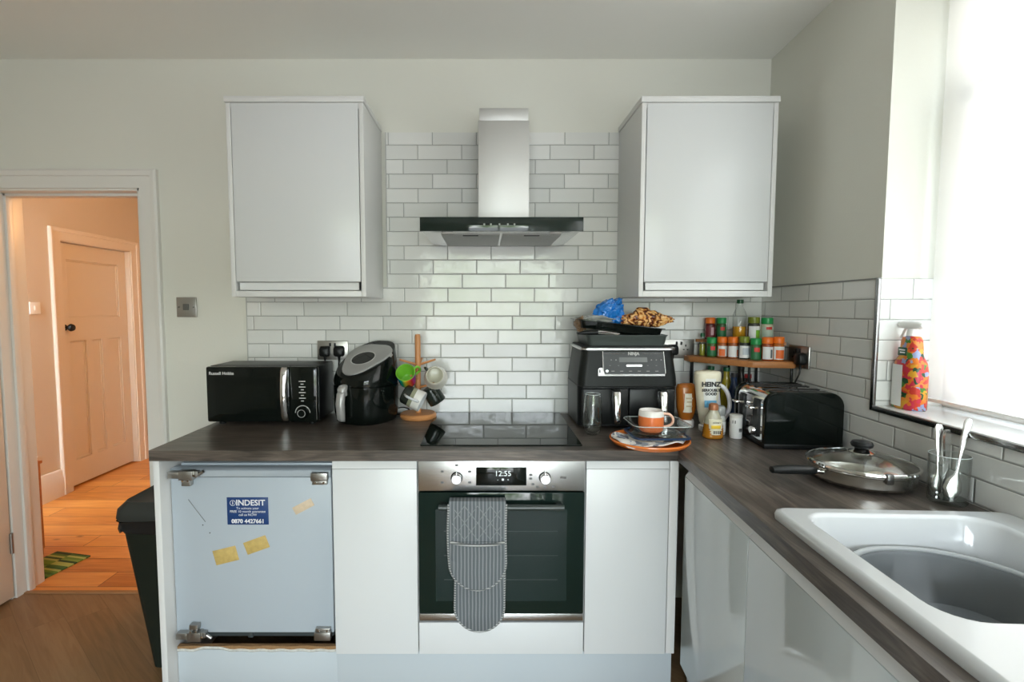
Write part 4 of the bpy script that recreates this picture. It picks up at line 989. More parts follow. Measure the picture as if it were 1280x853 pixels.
def crumple(sub, scale, loc, amp, freq, seed, fn=None):
    bm = nbm(); bmesh.ops.create_icosphere(bm, subdivisions=sub, radius=1)
    for v in bm.verts:
        p = v.co.copy(); q = p*freq+Vector((seed*3.1, seed*1.7, seed))
        d = noise.turbulence(q, 3, True)*amp - amp*.4
        p = p*(1+d)
        if fn: p = fn(p)
        v.co = Vector((p.x*scale[0], p.y*scale[1], p.z*scale[2]))+Vector(loc)
    return bm
t = thing('blue_bag', 'crumpled bright blue plastic bag on the tray over the twin-drawer fryer', 'plastic bag', (.525, 2.17, 1.345))
bm = crumple(5, (.062, .045, .058), (.527, 2.16, 1.400), .55, 1.5, 4, lambda p: Vector((p.x+p.z*.35*max(0, p.z+.3), p.y, p.z*1.0)))
obj('film', bm, pm('blue_film', (.008, .17, .55), .22, coat=.4), t, angle=25)
bm = crumple(4, (.085, .045, .020), (.475, 2.15, 1.372), .6, 1.6, 9); obj('folded_wrap', bm, pm('clear_grey_wrap', (.30, .31, .29), .2), t, angle=25, label='loose grey transparent wrap')
t = thing('pastry_bag', 'orange-brown printed food bag lying on the tray over the fryer', 'food bag', (.68, 2.17, 1.335))
def brown():
    m, nt, b = new_mat('pastry_print'); g = NB(nt); tc = g.n('ShaderNodeTexCoord')
    w = g.n('ShaderNodeTexWave'); w.inputs['Scale'].default_value = 9; w.inputs['Distortion'].default_value = 14; w.inputs['Detail'].default_value = 3; w.inputs['Detail Scale'].default_value = 2.5; nt.links.new(tc.outputs['Object'], w.inputs[0])
    c = g.ramp(w.outputs['Fac'], [(.1, (.09, .02, .008)), (.35, (.42, .15, .03)), (.65, (.68, .30, .07)), (.95, (.80, .50, .20))]); nt.links.new(c, b.inputs['Base Color']); b.inputs['Roughness'].default_value = .25; b.inputs['Coat Weight'].default_value = .3; return m
bm = crumple(5, (.100, .05, .040), (.696, 2.15, 1.376), .42, 1.7, 2, lambda p: Vector((p.x*1.1, p.y*(1-.45*max(0, p.x)), p.z*(1-.55*max(0, p.x))-.35*max(0, p.x)+.15*p.x)))
obj('bag', bm, brown(), t, angle=30)
t = thing('bread_wrap', 'brown crinkled wrapper at the left edge of the tray on the fryer', 'wrapper', (.43, 2.12, 1.335))
bm = crumple(4, (.024, .03, .030), (.405, 2.135, 1.352), .6, 1.8, 12); obj('film', bm, pm('brown_wrap', (.22, .14, .08), .3, var=.4, bscale=30), t, angle=25)
t = thing('tongs', 'tongs with black handle and silver arms lying over the front of the roasting tin', 'tongs', (.47, 2.055, 1.31))
bm = nbm(); tube(bm, [(.378, 2.052, 1.316), (.405, 2.048, 1.320), (.46, 2.047, 1.322)], .008, n=10, radii=[.004, .009, .010]); obj('handle', bm, M_BLACK, t)
bm = nbm(); tube(bm, bez([(.455, 2.046, 1.325), (.50, 2.047, 1.322), (.55, 2.05, 1.315)]), .0028, n=8); tube(bm, bez([(.455, 2.046, 1.319), (.50, 2.048, 1.315), (.545, 2.05, 1.3125)]), .0022, n=8); obj('arm', bm, M_CHROME, t)

# ------------------------------------------------------------------ tumbler, plate, dish and mug
tx, ty = .424, 1.958
t = thing('tumbler', 'tall clear stemless glass standing at the right edge of the hob', 'glass', (tx, ty, .92))
bm = nbm(); lathe(bm, [(0, .9205), (.022, .9205), (.030, .930), (.0365, .96), (.0375, .99), (.034, 1.05), (.030, 1.082), (.0286, 1.082), (.0325, 1.05), (.0358, .99), (.0345, .962), (.027, .938), (.018, .931), (0, .930)], (tx, ty, 0), n=40); obj('glass', bm, M_GLASS, t)
M_GEDGE = pm('pale_glass_edge', (.55, .60, .58), .08)
bm = nbm(); tube(bm, [(tx+.0293*math.cos(2*PI*i/40), ty+.0293*math.sin(2*PI*i/40), 1.082) for i in range(41)], .0009, n=6, caps=False); obj('rim', bm, M_GEDGE, t)
px_, py_ = .598, 1.800
t = thing('plate', 'shallow plate with bright orange underside and rim, stacked under the cloth and dish', 'plate', (px_, py_, .92))
bm = nbm(); lathe(bm, [(0, .9205), (.095, .9205), (.104, .922), (.130, .932), (.1385, .943), (.1375, .947), (.134, .9475), (.126, .938), (.10, .930), (0, .929)], (px_, py_, 0), n=64, sx=1.03); obj('dish', bm, pm('orange_glaze', (.72, .19, .035), .2), t)
t = thing('tea_towel', 'crumpled white cloth with dark grey pattern lying on the orange plate', 'cloth', (px_, py_, .932))
bm = nbm(); N = 48; rings = []
for k in range(10):
    s = k/9; rg = []
    for i in range(N):
        a = 2*PI*i/N; r = (.02+.098*s)*(1+.12*math.sin(2*a+.6)*s+.05*math.sin(5*a)*s)
        z = .9355+.006*math.sin(3*a+s*5)*s+.004*math.sin(7*a+2)*s+.010*s*s
        rg.append(Vector((px_+r*math.cos(a)*1.08, py_+r*math.sin(a), z+.004)))
    rings.append(rg)
low = [[p-Vector((0, 0, .004)) for p in r] for r in rings]
loft(bm, rings[::1] + low[::-1]); obj('cloth', bm, patch_mat('grey_white_print', [(0, (.70, .68, .63)), (.5, (.12, .13, .16)), (.62, (.66, .64, .60)), (.8, (.30, .33, .38))], 42, .8), t, angle=50)
gx, gy = .640, 1.848
t = thing('glass_tray', 'flat glass tray with navy blue edge under the clear oven dish', 'tray', (gx, gy, .944), rot=0)
bm = nbm(); loft(bm, [rrect(gx, gy, .098, .080, .03, .9455), rrect(gx, gy, .105, .088, .032, .948), rrect(gx, gy, .105, .088, .032, .953), rrect(gx, gy, .098, .081, .03, .955), rrect(gx, gy, .094, .077, .03, .953)], cap0=False, cap1=False); obj('seal', bm, pm('navy_silicone', (.012, .035, .085), .4), t)
bm = nbm(); loft(bm, [rrect(gx, gy, .099, .081, .03, .949), rrect(gx, gy, .099, .081, .03, .952)]); obj('pane', bm, glass('lid_glass', (.92, .94, .90)), t)
t = thing('glass_dish', 'clear rectangular glass oven dish holding the orange mug', 'dish', (gx, gy, .955))
bm = nbm(); loft(bm, [rrect(gx, gy, .080, .064, .03, .9555), rrect(gx, gy, .088, .072, .032, .960), rrect(gx, gy, .102, .086, .035, .992), rrect(gx, gy, .108, .092, .036, .994), rrect(gx, gy, .108, .092, .036, .997), rrect(gx, gy, .098, .082, .034, .996), rrect(gx, gy, .085, .069, .03, .963), rrect(gx, gy, .07, .055, .028, .9605)]); obj('glass', bm, M_GLASS, t)
bm = nbm(); q_ = rrect(gx, gy, .106, .090, .035, .996); tube(bm, q_+q_[:1], .0016, n=6, caps=False); obj('rim', bm, M_GEDGE, t)
M_ORM = pm('orange_matte_glaze', (.70, .20, .06), .35)
mx_, my_ = .618, 1.845
t = thing('mug', 'orange mug with white rim standing in the glass dish', 'mug', (mx_, my_, .961))
def omat():
    m, nt, b = new_mat('orange_white_glaze'); g = NB(nt); tc = g.n('ShaderNodeTexCoord'); sx = g.n('ShaderNodeSeparateXYZ'); nt.links.new(tc.outputs['Object'], sx.inputs[0])
    c = g.mix(g.ss(.058, .0605, sx.outputs['Z']), (.70, .17, .045), (.74, .72, .67)); nt.links.new(c, b.inputs['Base Color']); b.inputs['Roughness'].default_value = .3; return m
bm = nbm(); lathe(bm, [(0, .961), (.036, .961), (.043, .968), (.0455, .99), (.0455, 1.02), (.0435, 1.040), (.042, 1.0415), (.040, 1.040), (.0415, 1.02), (.041, .985), (.034, .968), (0, .966)], (mx_, my_, 0), n=44); obj('body', bm, omat(), t, angle=60)
bm = nbm(); tube(bm, bez([(mx_+.040, my_-.012, 1.030), (mx_+.062, my_-.018, 1.028), (mx_+.074, my_-.021, 1.012), (mx_+.072, my_-.020, .995), (mx_+.058, my_-.016, .984), (mx_+.042, my_-.012, .980)], 24), .0048, n=10); obj('handle', bm, pm('white_orange_handle', (.72, .45, .33), .3), t)

# ------------------------------------------------------------------ sauces and jars on the worktop
def bottle_rings(cx, cy, secs, n=32):
    return [[Vector((cx+hx*math.copysign(abs(math.cos(a))**.85, math.cos(a)), cy+hy*math.copysign(abs(math.sin(a))**.85, math.sin(a)), z)) for a in [2*PI*i/n for i in range(n)]] for hx, hy, z in secs]
def flabel(cx, yf, z0, z1, hw0, hw1, mat, parent, curve=.010, th=.0012):
    """label panel bowed round the front of a bottle"""
    bm = nbm(); A = []
    for z, hw in ((z0, hw0), (z0+(z1-z0)*.5, (hw0+hw1)/2), (z1, hw1)):
        row = []
        for i in range(9):
            s = i/4-1; row.append(Vector((cx+hw*s, yf(z)+curve*s*s-th, z)))
        A.append(row)
    loft(bm, [r+[p+Vector((0, th*1.5, 0)) for p in r[::-1]] for r in A]); return obj('label', bm, mat, parent, angle=60)
M_CREAML = pm('cream_label', (.70, .66, .54), .5, var=.15, bscale=60)
# brown sauce, standing on its white cap
bx, by = .848, 2.092
t = thing('sauce_bottle', 'amber squeezy sauce bottle on a white cap, right beside the twin-drawer fryer', 'bottle', (bx, by, .92))
bm = nbm(); loft(bm, bottle_rings(bx, by, [(.022, .018, .951), (.030, .022, .962), (.040, .028, 1.0), (.043, .03, 1.06), (.044, .03, 1.085), (.038, .027, 1.100), (.018, .014, 1.106)])); b_ = obj('body', bm, pm('amber_sauce', (.36, .11, .015), .15, coat=.3), t, angle=60)
bm = nbm(); lathe(bm, [(0, .9205), (.031, .9205), (.033, .924), (.033, .943), (.030, .951), (0, .951)], (bx, by, 0), n=32); obj('cap', bm, M_WHITEP, t)
l_ = flabel(bx-.002, lambda z: by-.0305, .985, 1.065, .020, .028, M_CREAML, t, .010)
bm = nbm()
for z, w in ((1.045, .014), (1.03, .010), (1.012, .012)): box(bm, bx-w, bx+w, by-.0325, by-.0315, z-.003, z+.003)
obj('print', bm, pm('bronze_print', (.50, .40, .26), .6), l_)
# mayonnaise
bx, by = .903, 2.02
t = thing('mayonnaise_bottle', 'tall cream mayonnaise squeezy bottle standing upside down behind the honey', 'bottle', (bx, by, .92))
bm = nbm(); loft(bm, bottle_rings(bx, by, [(.020, .018, .945), (.028, .022, .960), (.038, .028, 1.02), (.047, .031, 1.09), (.053, .033, 1.140), (.053, .033, 1.155), (.048, .030, 1.164), (.030, .02, 1.167)])); obj('body', bm, pm('mayonnaise_cream', (.70, .65, .50), .3), t, angle=60)
bm = nbm(); lathe(bm, [(0, .9205), (.028, .9205), (.030, .924), (.030, .942), (.024, .946), (0, .946)], (bx, by, 0), n=32); obj('cap', bm, M_WHITEP, t)
l_ = flabel(bx, lambda z: by-.0335+(.003 if z < 1.05 else 0), 1.015, 1.138, .027, .040, pm('white_label', (.74, .74, .70), .5), t, .013)
bm = nbm()
text(bm, 'HEINZ', .026, fr(bx, by-.0355, 1.115), bold=.0012); text(bm, 'SERIOUSLY\nGOOD', .015, fr(bx, by-.0355, 1.084), bold=.0007); obj('lettering', bm, M_TEXTK, l_)
bm = nbm(); box(bm, bx-.024, bx+.024, by-.0340, by-.0325, 1.022, 1.050, .0004); text(bm, '~', .02, fr(bx, by-.0343, 1.035)); obj('blue_band', bm, pm('sky_blue_print', (.10, .32, .50), .5), l_)
# honey
bx, by = .878, 1.905
t = thing('honey_bottle', 'honey bottle with ribbed sides, copper cap and yellow label, front of the sauces', 'bottle', (bx, by, .92))
secs = [(.034, .026, .9205), (.038, .029, .925)]
for i in range(9):
    z = .932+.009*i; w = .0385-.00020*i*i*.9
    secs += [(w, w*.76, z), (w-.0016, w*.76-.0016, z+.0045)]
secs += [(.021, .017, 1.018), (.0155, .0155, 1.026), (.0155, .0155, 1.030)]
bm = nbm(); loft(bm, bottle_rings(bx, by, secs), mis=[0]*12+[1]*20); obj('body', bm, [pm('honey_amber', (.36, .14, .01), .08, coat=.5), pm('empty_clear_plastic', (.42, .40, .30), .1, coat=.3)], t, angle=60)
bm = nbm(); lathe(bm, [(0, 1.030), (.0175, 1.030), (.0180, 1.034), (.0172, 1.050), (.012, 1.055), (0, 1.056)], (bx, by, 0), n=28); obj('cap', bm, pm('copper_cap', (.42, .17, .08), .3, .3), t)
l_ = flabel(bx, lambda z: by-.0305, .938, .998, .024, .026, pm('pale_yellow_label', (.74, .70, .52), .5), t, .010)
bm = nbm(); box(bm, bx-.021, bx+.015, by-.0325, by-.0313, .962, .975, .0004); obj('yellow_band', bm, pm('yellow_print', (.75, .50, .04), .5), l_)
bm = nbm()
for i in range(6): box(bm, bx-.012+i*.005, bx-.0095+i*.005, by-.0325, by-.0313, .942, .954)
text(bm, 'HONEY', .009, fr(bx, by-.0326, .985)); obj('print', bm, M_TEXTK, l_)
# small pepper mill
bx, by = .930, 1.965
t = thing('seasoning_grinder', 'small clear seasoning grinder with grey top behind the honey bottle', 'grinder', (bx, by, .92))
bm = nbm(); lathe(bm, [(0, .9205), (.022, .9205), (.0235, .925), (.0235, .985), (.020, .996), (0, .996)], (bx, by, 0), n=28); b_ = obj('jar', bm, pm('pale_seasoning', (.55, .55, .52), .15, coat=.4), t)
bm = nbm(); lathe(bm, [(0, .997), (.020, .997), (.0225, 1.003), (.0225, 1.025), (.018, 1.033), (0, 1.033)], (bx, by, 0), n=28); obj('grinder_top', bm, pm('grey_translucent_top', (.30, .31, .30), .25), t)
bm = nbm(); cyl(bm, (bx, by, .932), (bx, by, .972), .0240, n=28, caps=False); obj('label', bm, M_WHITEP, t)
# white can
bx, by = .966, 1.905
t = thing('tablet_tub', 'small white tub with black label print in front of the toaster', 'tub', (bx, by, .92))
bm = nbm(); lathe(bm, [(0, .9205), (.021, .9205), (.0225, .923), (.0225, 1.0), (0, 1.0)], (bx, by, 0), n=28); b_ = obj('body', bm, M_WHITEP, t)
bm = nbm(); lathe(bm, [(0, 1.0005), (.0235, 1.0005), (.0235, 1.010), (.021, 1.012), (0, 1.012)], (bx, by, 0), n=28); obj('lid', bm, pm('pale_lid', (.70, .68, .64), .3), t)
bm = nbm()
for i in range(7): text(bm, '|', .016, Matrix.Identity(4), fn=lambda p, i=i: wrap((bx, by, .955), .0228, -PI/2-.10)(Vector((p.x+.004+i*.002, p.y, p.z))))
text(bm, '■', .016, Matrix.Identity(4), fn=lambda p: wrap((bx, by, .984), .0228, -PI/2-.75)(p)); obj('print', bm, M_TEXTK, b_)
# white jug bottle with loop handle
bx, by = .965, 2.085
t = thing('squeezy_jug', 'white plastic bottle with a curved loop handle behind the sauces', 'bottle', (bx, by, .92))
bm = nbm(); loft(bm, bottle_rings(bx-.012, by, [(.030, .026, .9205), (.034, .03, .93), (.034, .03, 1.02), (.028, .026, 1.07), (.018, .018, 1.10), (.014, .014, 1.125), (.010, .01, 1.128)])); obj('body', bm, pm('lilac_white_plastic', (.66, .64, .66), .35), t)
bm = nbm(); tube(bm, bez([(bx-.012, by-.02, 1.105), (bx+.018, by-.03, 1.095), (bx+.040, by-.034, 1.06), (bx+.046, by-.034, 1.01), (bx+.030, by-.03, .965), (bx+.014, by-.02, .955)], 30), .0085, n=10); obj('handle', bm, MATS['lilac_white_plastic'], t)

# ------------------------------------------------------------------ spice rack
t = thing('spice_rack', 'corner rack with brown wooden shelf on black legs, full of spice jars', 'rack', (1.15, 2.22, .92))
poly = [(.938, 2.355), (.938, 2.298), (1.105, 2.058), (1.262, 2.030), (1.280, 2.05), (1.285, 2.355)]
bm = nbm(); prism(bm, poly, lambda a, b, w: Vector((a, b, w)), 1.174, 1.200); bmesh.ops.bevel(bm, geom=list(bm.edges), offset=.002, segments=1, affect='EDGES'); obj('shelf', bm, M_WOODR, t)
bm = nbm(); prism(bm, [(.99, 2.352), (1.005, 2.322), (1.168, 2.158), (1.28, 2.125), (1.2965, 2.352)], lambda a, b, w: Vector((a, b, w)), 1.262, 1.276); obj('upper_shelf', bm, M_WOODR, t)
for x, y in ((.952, 2.30), (.975, 2.345), (1.102, 2.078), (1.125, 2.30), (1.262, 2.05), (1.275, 2.34)):
    bm = nbm(); cyl(bm, (x, y, .9205), (x, y, 1.175), .0052, n=10); obj('leg', bm, M_BLACK, t)
for x, y in ((1.005, 2.34), (1.20, 2.165), (1.27, 2.14), (1.28, 2.33)):
    bm = nbm(); cyl(bm, (x, y, 1.199), (x, y, 1.263), .004, n=8); obj('riser', bm, M_BLACK, t)
CAPS = {'orange': pm('orange_cap', (.78, .17, .015), .35), 'green': pm('green_cap', (.015, .27, .07), .35), 'olive': pm('olive_cap', (.17, .21, .02), .35), 'dark green': pm('dark_green_cap', (.01, .09, .035), .35), 'red': pm('red_cap', (.35, .02, .02), .35), 'black': pm('black_cap', (.015, .015, .018), .35)}
def C(name, c): return pm('contents_'+name, c, .25, coat=.4, var=.35, bscale=120)
c_ = math.cos(math.atan(41/625)); s_ = math.sin(math.atan(41/625))
def X_at(px, Y, z): return (px-607)/625*(Y*c_-(z-1.42)*s_)
def jar(px, Y, z0, cap, lb, cont, lab, patch, r=.0215, h=.095):
    """glass spice jar with a deep cap and a wrapped label"""
    x = X_at(px, Y, z0+.05)
    t = thing('spice_jar', lb, 'spice jar', (x, Y, z0), 'spice jars on the rack')
    z0 += .0006
    bm = nbm(); lathe(bm, [(0, 0), (r*.93, 0), (r, .004), (r, h-.034), (r*.88, h-.027), (0, h-.026)], (x, Y, z0), n=28); g_ = obj('jar', bm, cont, t)
    bm = nbm(); lathe(bm, [(0, h-.0265), (r*.97, h-.0265), (r*1.0, h-.024), (r*.98, h-.002), (r*.9, h), (0, h)], (x, Y, z0), n=28); obj('cap', bm, CAPS[cap], t)
    if lab:
        bm = nbm(); n = 20; A = []
        for zz in (.006, h-.040): A.append([Vector((x+(r+.0006)*math.cos(a), Y+(r+.0006)*math.sin(a), z0+zz)) for a in [-PI+.25+i*(PI*1.0-.5)/n for i in range(n+1)]])
        loft(bm, A, False, False, closed=False); l = obj('label', bm, lab, t)
        if patch:
            m_, a0, a1, q0, q1 = patch
            bm = nbm(); A = []
            for zz in (q0*h, q1*h): A.append([Vector((x+(r+.0012)*math.cos(a), Y+(r+.0012)*math.sin(a), z0+zz)) for a in [-PI/2+a0+i*(a1-a0)/10 for i in range(11)]])
            loft(bm, A, False, False, closed=False); obj('print', bm, m_, l)
WL = pm('white_jar_label', (.72, .73, .72), .5); GL = pm('green_jar_label', (.02, .14, .05), .5)
OP = pm('orange_print', (.75, .15, .03), .5); RP = pm('red_print', (.55, .04, .03), .5); GP = pm('lime_print', (.18, .40, .03), .5); BK = pm('dark_print', (.10, .12, .13), .5)
ZR = 1.200; ZU = 1.276
jar(889.5, 2.262, ZR, 'green', 'green capped jar at the left front of the spice rack', C('herb', (.06, .10, .02)), GL, (RP, -.6, .3, .35, .55), h=.088)
jar(902.8, 2.232, ZR, 'orange', 'orange capped jar, second along the front of the spice rack', C('paprika', (.35, .09, .02)), WL, (OP, -1.1, .1, .08, .42), h=.092)
jar(916, 2.196, ZR, 'orange', 'orange capped jar with grey barcode, third along the spice rack front', C('cumin', (.30, .08, .02)), WL, (OP, .35, 1.1, .10, .40), h=.094)
jar(930, 2.158, ZR, 'olive', 'olive capped jar with white label at the middle front of the rack', C('pepper', (.03, .035, .03)), WL, (pm('pale_blue_print', (.45, .50, .55), .5), -.7, .7, .2, .5), h=.098)
jar(944.5, 2.122, ZR, 'green', 'green capped jar with red badge at the front bend of the rack', C('basil', (.05, .13, .05)), GL, (RP, -.7, .3, .38, .58), h=.092)
jar(959, 2.098, ZR, 'orange', 'orange capped jar with white label, second from right on the rack', C('chilli', (.28, .05, .01)), WL, (BK, .1, .5, .12, .48), h=.098)
jar(973, 2.086, ZR, 'orange', 'orange capped jar with orange print, rightmost on the spice rack front', C('turmeric', (.42, .12, .02)), WL, (OP, -.9, .6, .10, .46), h=.100)
jar(887.5, 2.318, ZU, 'orange', 'orange capped jar of dark red spice, left on the upper tier', C('sumac', (.10, .012, .012)), pm('wine_label', (.16, .02, .025), .5), (pm('pink_print', (.55, .35, .38), .5), -.2, .4, .2, .55), h=.100)
jar(901.5, 2.302, ZU, 'green', 'tall green capped jar, second from left on the upper tier', C('oregano', (.05, .10, .04)), GL, (RP, -.6, .3, .42, .58), h=.100)
jar(942, 2.192, ZU, 'olive', 'olive capped jar with white and green label, upper tier', C('bay', (.06, .06, .05)), WL, (GP, -.1, .9, .10, .46), h=.105, r=.024)
jar(958.5, 2.170, ZU, 'green', 'green capped jar of pale flakes at the right of the upper tier', C('garlic', (.52, .50, .36)), pm('pale_green_label', (.40, .48, .40), .5), (RP, -.6, .4, .50, .62), h=.102, r=.024)
def bottle(name, lb, px, Y, z0, r, h, neck, cap, liquid, lvl, group, glassm=None, cat='bottle'):
    x = X_at(px, Y, z0+h*.5); t = thing(name, lb, cat, (x, Y, z0), group); z0 += .0006
    sh = h*.62
    bm = nbm(); lathe(bm, [(0, 0), (r*.93, 0), (r, .004), (r, sh), (r*.75, sh+h*.10), (neck, sh+h*.20), (neck, h-.018), (neck*.8, h-.016), (0, h-.016)], (x, Y, z0), n=28)
    obj('glass', bm, glassm or M_GLASS, t)
    if lvl: bm = nbm(); lathe(bm, [(0, .003), (r*.9, .003), (r*.94, .006), (r*.94, lvl), (0, lvl)], (x, Y, z0), n=28); obj('contents', bm, liquid, t)
    bm = nbm(); lathe(bm, [(0, h-.017), (neck*1.12, h-.017), (neck*1.15, h-.012), (neck*1.12, h), (0, h)], (x, Y, z0), n=20); obj('cap', bm, CAPS[cap], t)
M_OIL = pm('golden_oil', (.62, .30, .02), .1, coat=.3)
bottle('oil_bottle', 'clear oil bottle with green cap, tallest on the spice rack', 924.5, 2.245, ZU, .0285, .182, .0125, 'dark green', M_OIL, .062, None)
bottle('small_bottle', 'slim dropper bottle with dark green cap at the left end of the rack', 877.8, 2.300, ZR, .0135, .105, .008, 'dark green', C('essence', (.28, .27, .03)), .055, None)
for px, Y, h, r, cap, lc, lb in ((888, 2.30, .232, .026, 'dark green', (.05, .12, .03), 'green capped bottle under the rack, behind the mayonnaise'), (907.5, 2.25, .232, .024, 'dark green', (.45, .36, .03), 'bottle with green cap and yellow neck under the spice rack'),
                                 (917, 2.18, .215, .024, 'black', (.02, .04, .10), 'dark blue bottle with black cap under the spice rack'), (925.5, 2.285, .235, .024, 'black', (.03, .025, .02), 'dark bottle with black cap at the back under the rack'), (934, 2.175, .212, .023, 'red', (.03, .05, .09), 'dark bottle with red cap under the right of the spice rack')):
    bottle('sauce_bottle', lb, px, Y, .92, r, h, .013, cap, None, 0, 'bottles under the spice rack', pm('bottle_'+lb[:12].replace(' ', '_'), lc, .15, coat=.4))

# ------------------------------------------------------------------ toaster
TA = math.radians(-5)
t = thing('toaster', 'black and chrome four-slice toaster standing against the right wall', 'toaster', (1.132, 1.87, .92), rot=TA)
bmw = Matrix.Identity(4)
tw, tl, th = .132, .136, .205     # half width (x), half length (y), height
def tprof(e=0, zb=.012): # rounded-top section in x,z
    w = tw+e; h = th+e; r = .048; pts = [(-w, zb), (w, zb)]
    for i in range(9): a = PI/2*i/8; pts.append((w-r+r*math.cos(a), h-r+r*math.sin(a)))
    for i in range(9): a = PI/2+PI/2*i/8; pts.append((-w+r+r*math.cos(a), h-r+r*math.sin(a)))
    return pts
tp = lambda a, b, w: Vector((a, w, b))
def TL(bm): return xf(bm, Matrix.Translation((1.132, 1.87, .92)))   # local to scene before base shift
bm = nbm(); prism(bm, tprof(-.004), tp, -tl+.022, tl-.022); obj('casing', TL(bm), M_CHROME, t)
for y0, y1 in ((-tl, -tl+.022), (tl-.022, tl)):
    bm = nbm(); loft(bm, [[tp(a*.985, .012+(b-.012)*.99, y0 if y0 < 0 else y1) for a, b in tprof(0)], [tp(a, b, y0+.004 if y0 < 0 else y1-.004) for a, b in tprof(0)], [tp(a, b, y1 if y0 < 0 else y0) for a, b in tprof(0)]]); obj('end_panel', TL(bm), M_BLACKG, t)
bm = nbm(); box(bm, -tw-.001, tw+.001, -tl-.001, tl+.001, .001, .020, .004); obj('base', TL(bm), M_BLACK, t)
for y in (-.085, -.035, .035, .085):
    bm = nbm(); box(bm, -.098, .098, y-.011, y+.011, th-.006, th-.0022, .001); s2 = obj('slot', TL(bm), M_BLACKM, t)
for y in (-.060, .060):
    bm = nbm(); prism(bm, [(y-.017, .030), (y+.017, .030), (y+.017, .150), (y+.010, .170), (y-.010, .170), (y-.017, .150)], lambda a, b, w: Vector((w, a, b)), -tw-.003, -tw+.006); sp = obj('lever_panel', TL(bm), M_BLACK, t)
    bm = nbm(); box(bm, -tw-.030, -tw, y-.022, y+.022, .132, .142, .003); obj('lever', TL(bm), M_CHROME, sp)
    k = nbm(); lathe(k, [(0, 0), (.016, 0), (.015, .012), (.012, .016), (0, .016)], n=24); merge_ = Matrix.Translation((-tw-.003, y, .052)) @ Matrix.Rotation(-PI/2, 4, 'Y'); xf(k, merge_); obj('browning_knob', TL(k), M_CHROME, sp)
bm = nbm()
for x in (-.1, .1):
    for y in (-.1, .1): cyl(bm, (x, y, 0), (x, y, .004), .01, n=12)
obj('foot', TL(bm), M_BLACK, t)

# ------------------------------------------------------------------ pan with glass lid
pcx, pcy = 1.082, 1.415
t = thing('saute_pan', 'steel pan with glass lid and black handle on the worktop behind the sink', 'pan', (pcx, pcy, .92))
bm = nbm(); lathe(bm, [(0, .9205), (.098, .9205), (.112, .925), (.126, .938), (.128, .966), (.132, .969), (.132, .971), (.126, .970), (.124, .94), (.11, .928), (0, .926)], (pcx, pcy, 0), n=64); obj('body', bm, pm('steel_pan', (.56, .54, .50), .22, 1), t)
bm = nbm(); hdv = Vector((-1, -.10, 0)).normalized(); hp_ = Vector((pcx, pcy, .958))
sdv = Vector((hdv.y, -hdv.x, 0))
def hsec(d, w, h, z): c0 = hp_+hdv*d+Vector((0, 0, z)); return [c0+sdv*(w*math.cos(a))+Vector((0, 0, h*math.sin(a))) for a in [2*PI*i/16 for i in range(16)]]
loft(bm, [hsec(.140, .010, .010, 0), hsec(.155, .015, .013, .001), hsec(.20, .016, .013, .004), hsec(.255, .016, .012, .006), hsec(.274, .012, .009, .006), hsec(.278, .004, .003, .006)]); hh = obj('handle', bm, M_BLACK, t)
bm = nbm(); loft(bm, [hsec(.122, .018, .010, -.002), hsec(.135, .012, .008, -.001), hsec(.150, .010, .008, 0)]); obj('handle_bracket', bm, M_CHROME, hh)
bm = nbm(); lathe(bm, [(.128, .978), (.11, .986), (.075, .997), (.035, 1.003), (.018, 1.004), (.018, 1.007), (.036, 1.006), (.076, 1.000), (.111, .989), (.129, .981)], (pcx, pcy, 0), n=64); ld = obj('lid', bm, glass('lid_dome_glass', (.95, .96, .95)), t, label='domed glass lid')
bm = nbm(); lathe(bm, [(.134, .973), (.136, .976), (.135, .981), (.130, .983), (.126, .980), (.127, .974), (.134, .973)], (pcx, pcy, 0), n=64); obj('rim', bm, M_CHROME, ld)
bm = nbm(); lathe(bm, [(0, 1.006), (.030, 1.006), (.032, 1.009), (.020, 1.014), (.012, 1.020), (0, 1.020)], (pcx, pcy, 0), n=32); obj('knob_base', bm, M_CHROME, ld)
bm = nbm(); lathe(bm, [(0, 1.019), (.018, 1.019), (.026, 1.024), (.028, 1.031), (.024, 1.038), (.010, 1.041), (0, 1.041)], (pcx, pcy, 0), n=32); obj('knob', bm, M_BLACK, ld)
bm = nbm(); a = -PI/2-.18; d = Vector((math.cos(a), math.sin(a), 0)); c0 = Vector((pcx, pcy, 0))+d*.134; 
box(bm, c0.x-.009, c0.x+.009, c0.y-.006, c0.y+.006, .958, .986, .003); obj('clip', bm, M_DCHROME, ld)
t = thing('pan_food', 'leftover food under the glass lid of the saute pan', 'food', (pcx+.03, pcy-.03, .93))
bm = crumple(4, (.045, .03, .012), (pcx+.045, pcy-.02, .940), .4, 1.6, 21); obj('food', bm, pm('pale_food', (.62, .50, .38), .6, var=.3, bscale=40), t)
bm = crumple(3, (.02, .015, .010), (pcx+.055, pcy-.04, .950), .4, 1.6, 5); obj('browned_piece', bm, pm('browned_food', (.42, .13, .02), .6, var=.4, bscale=80), t)

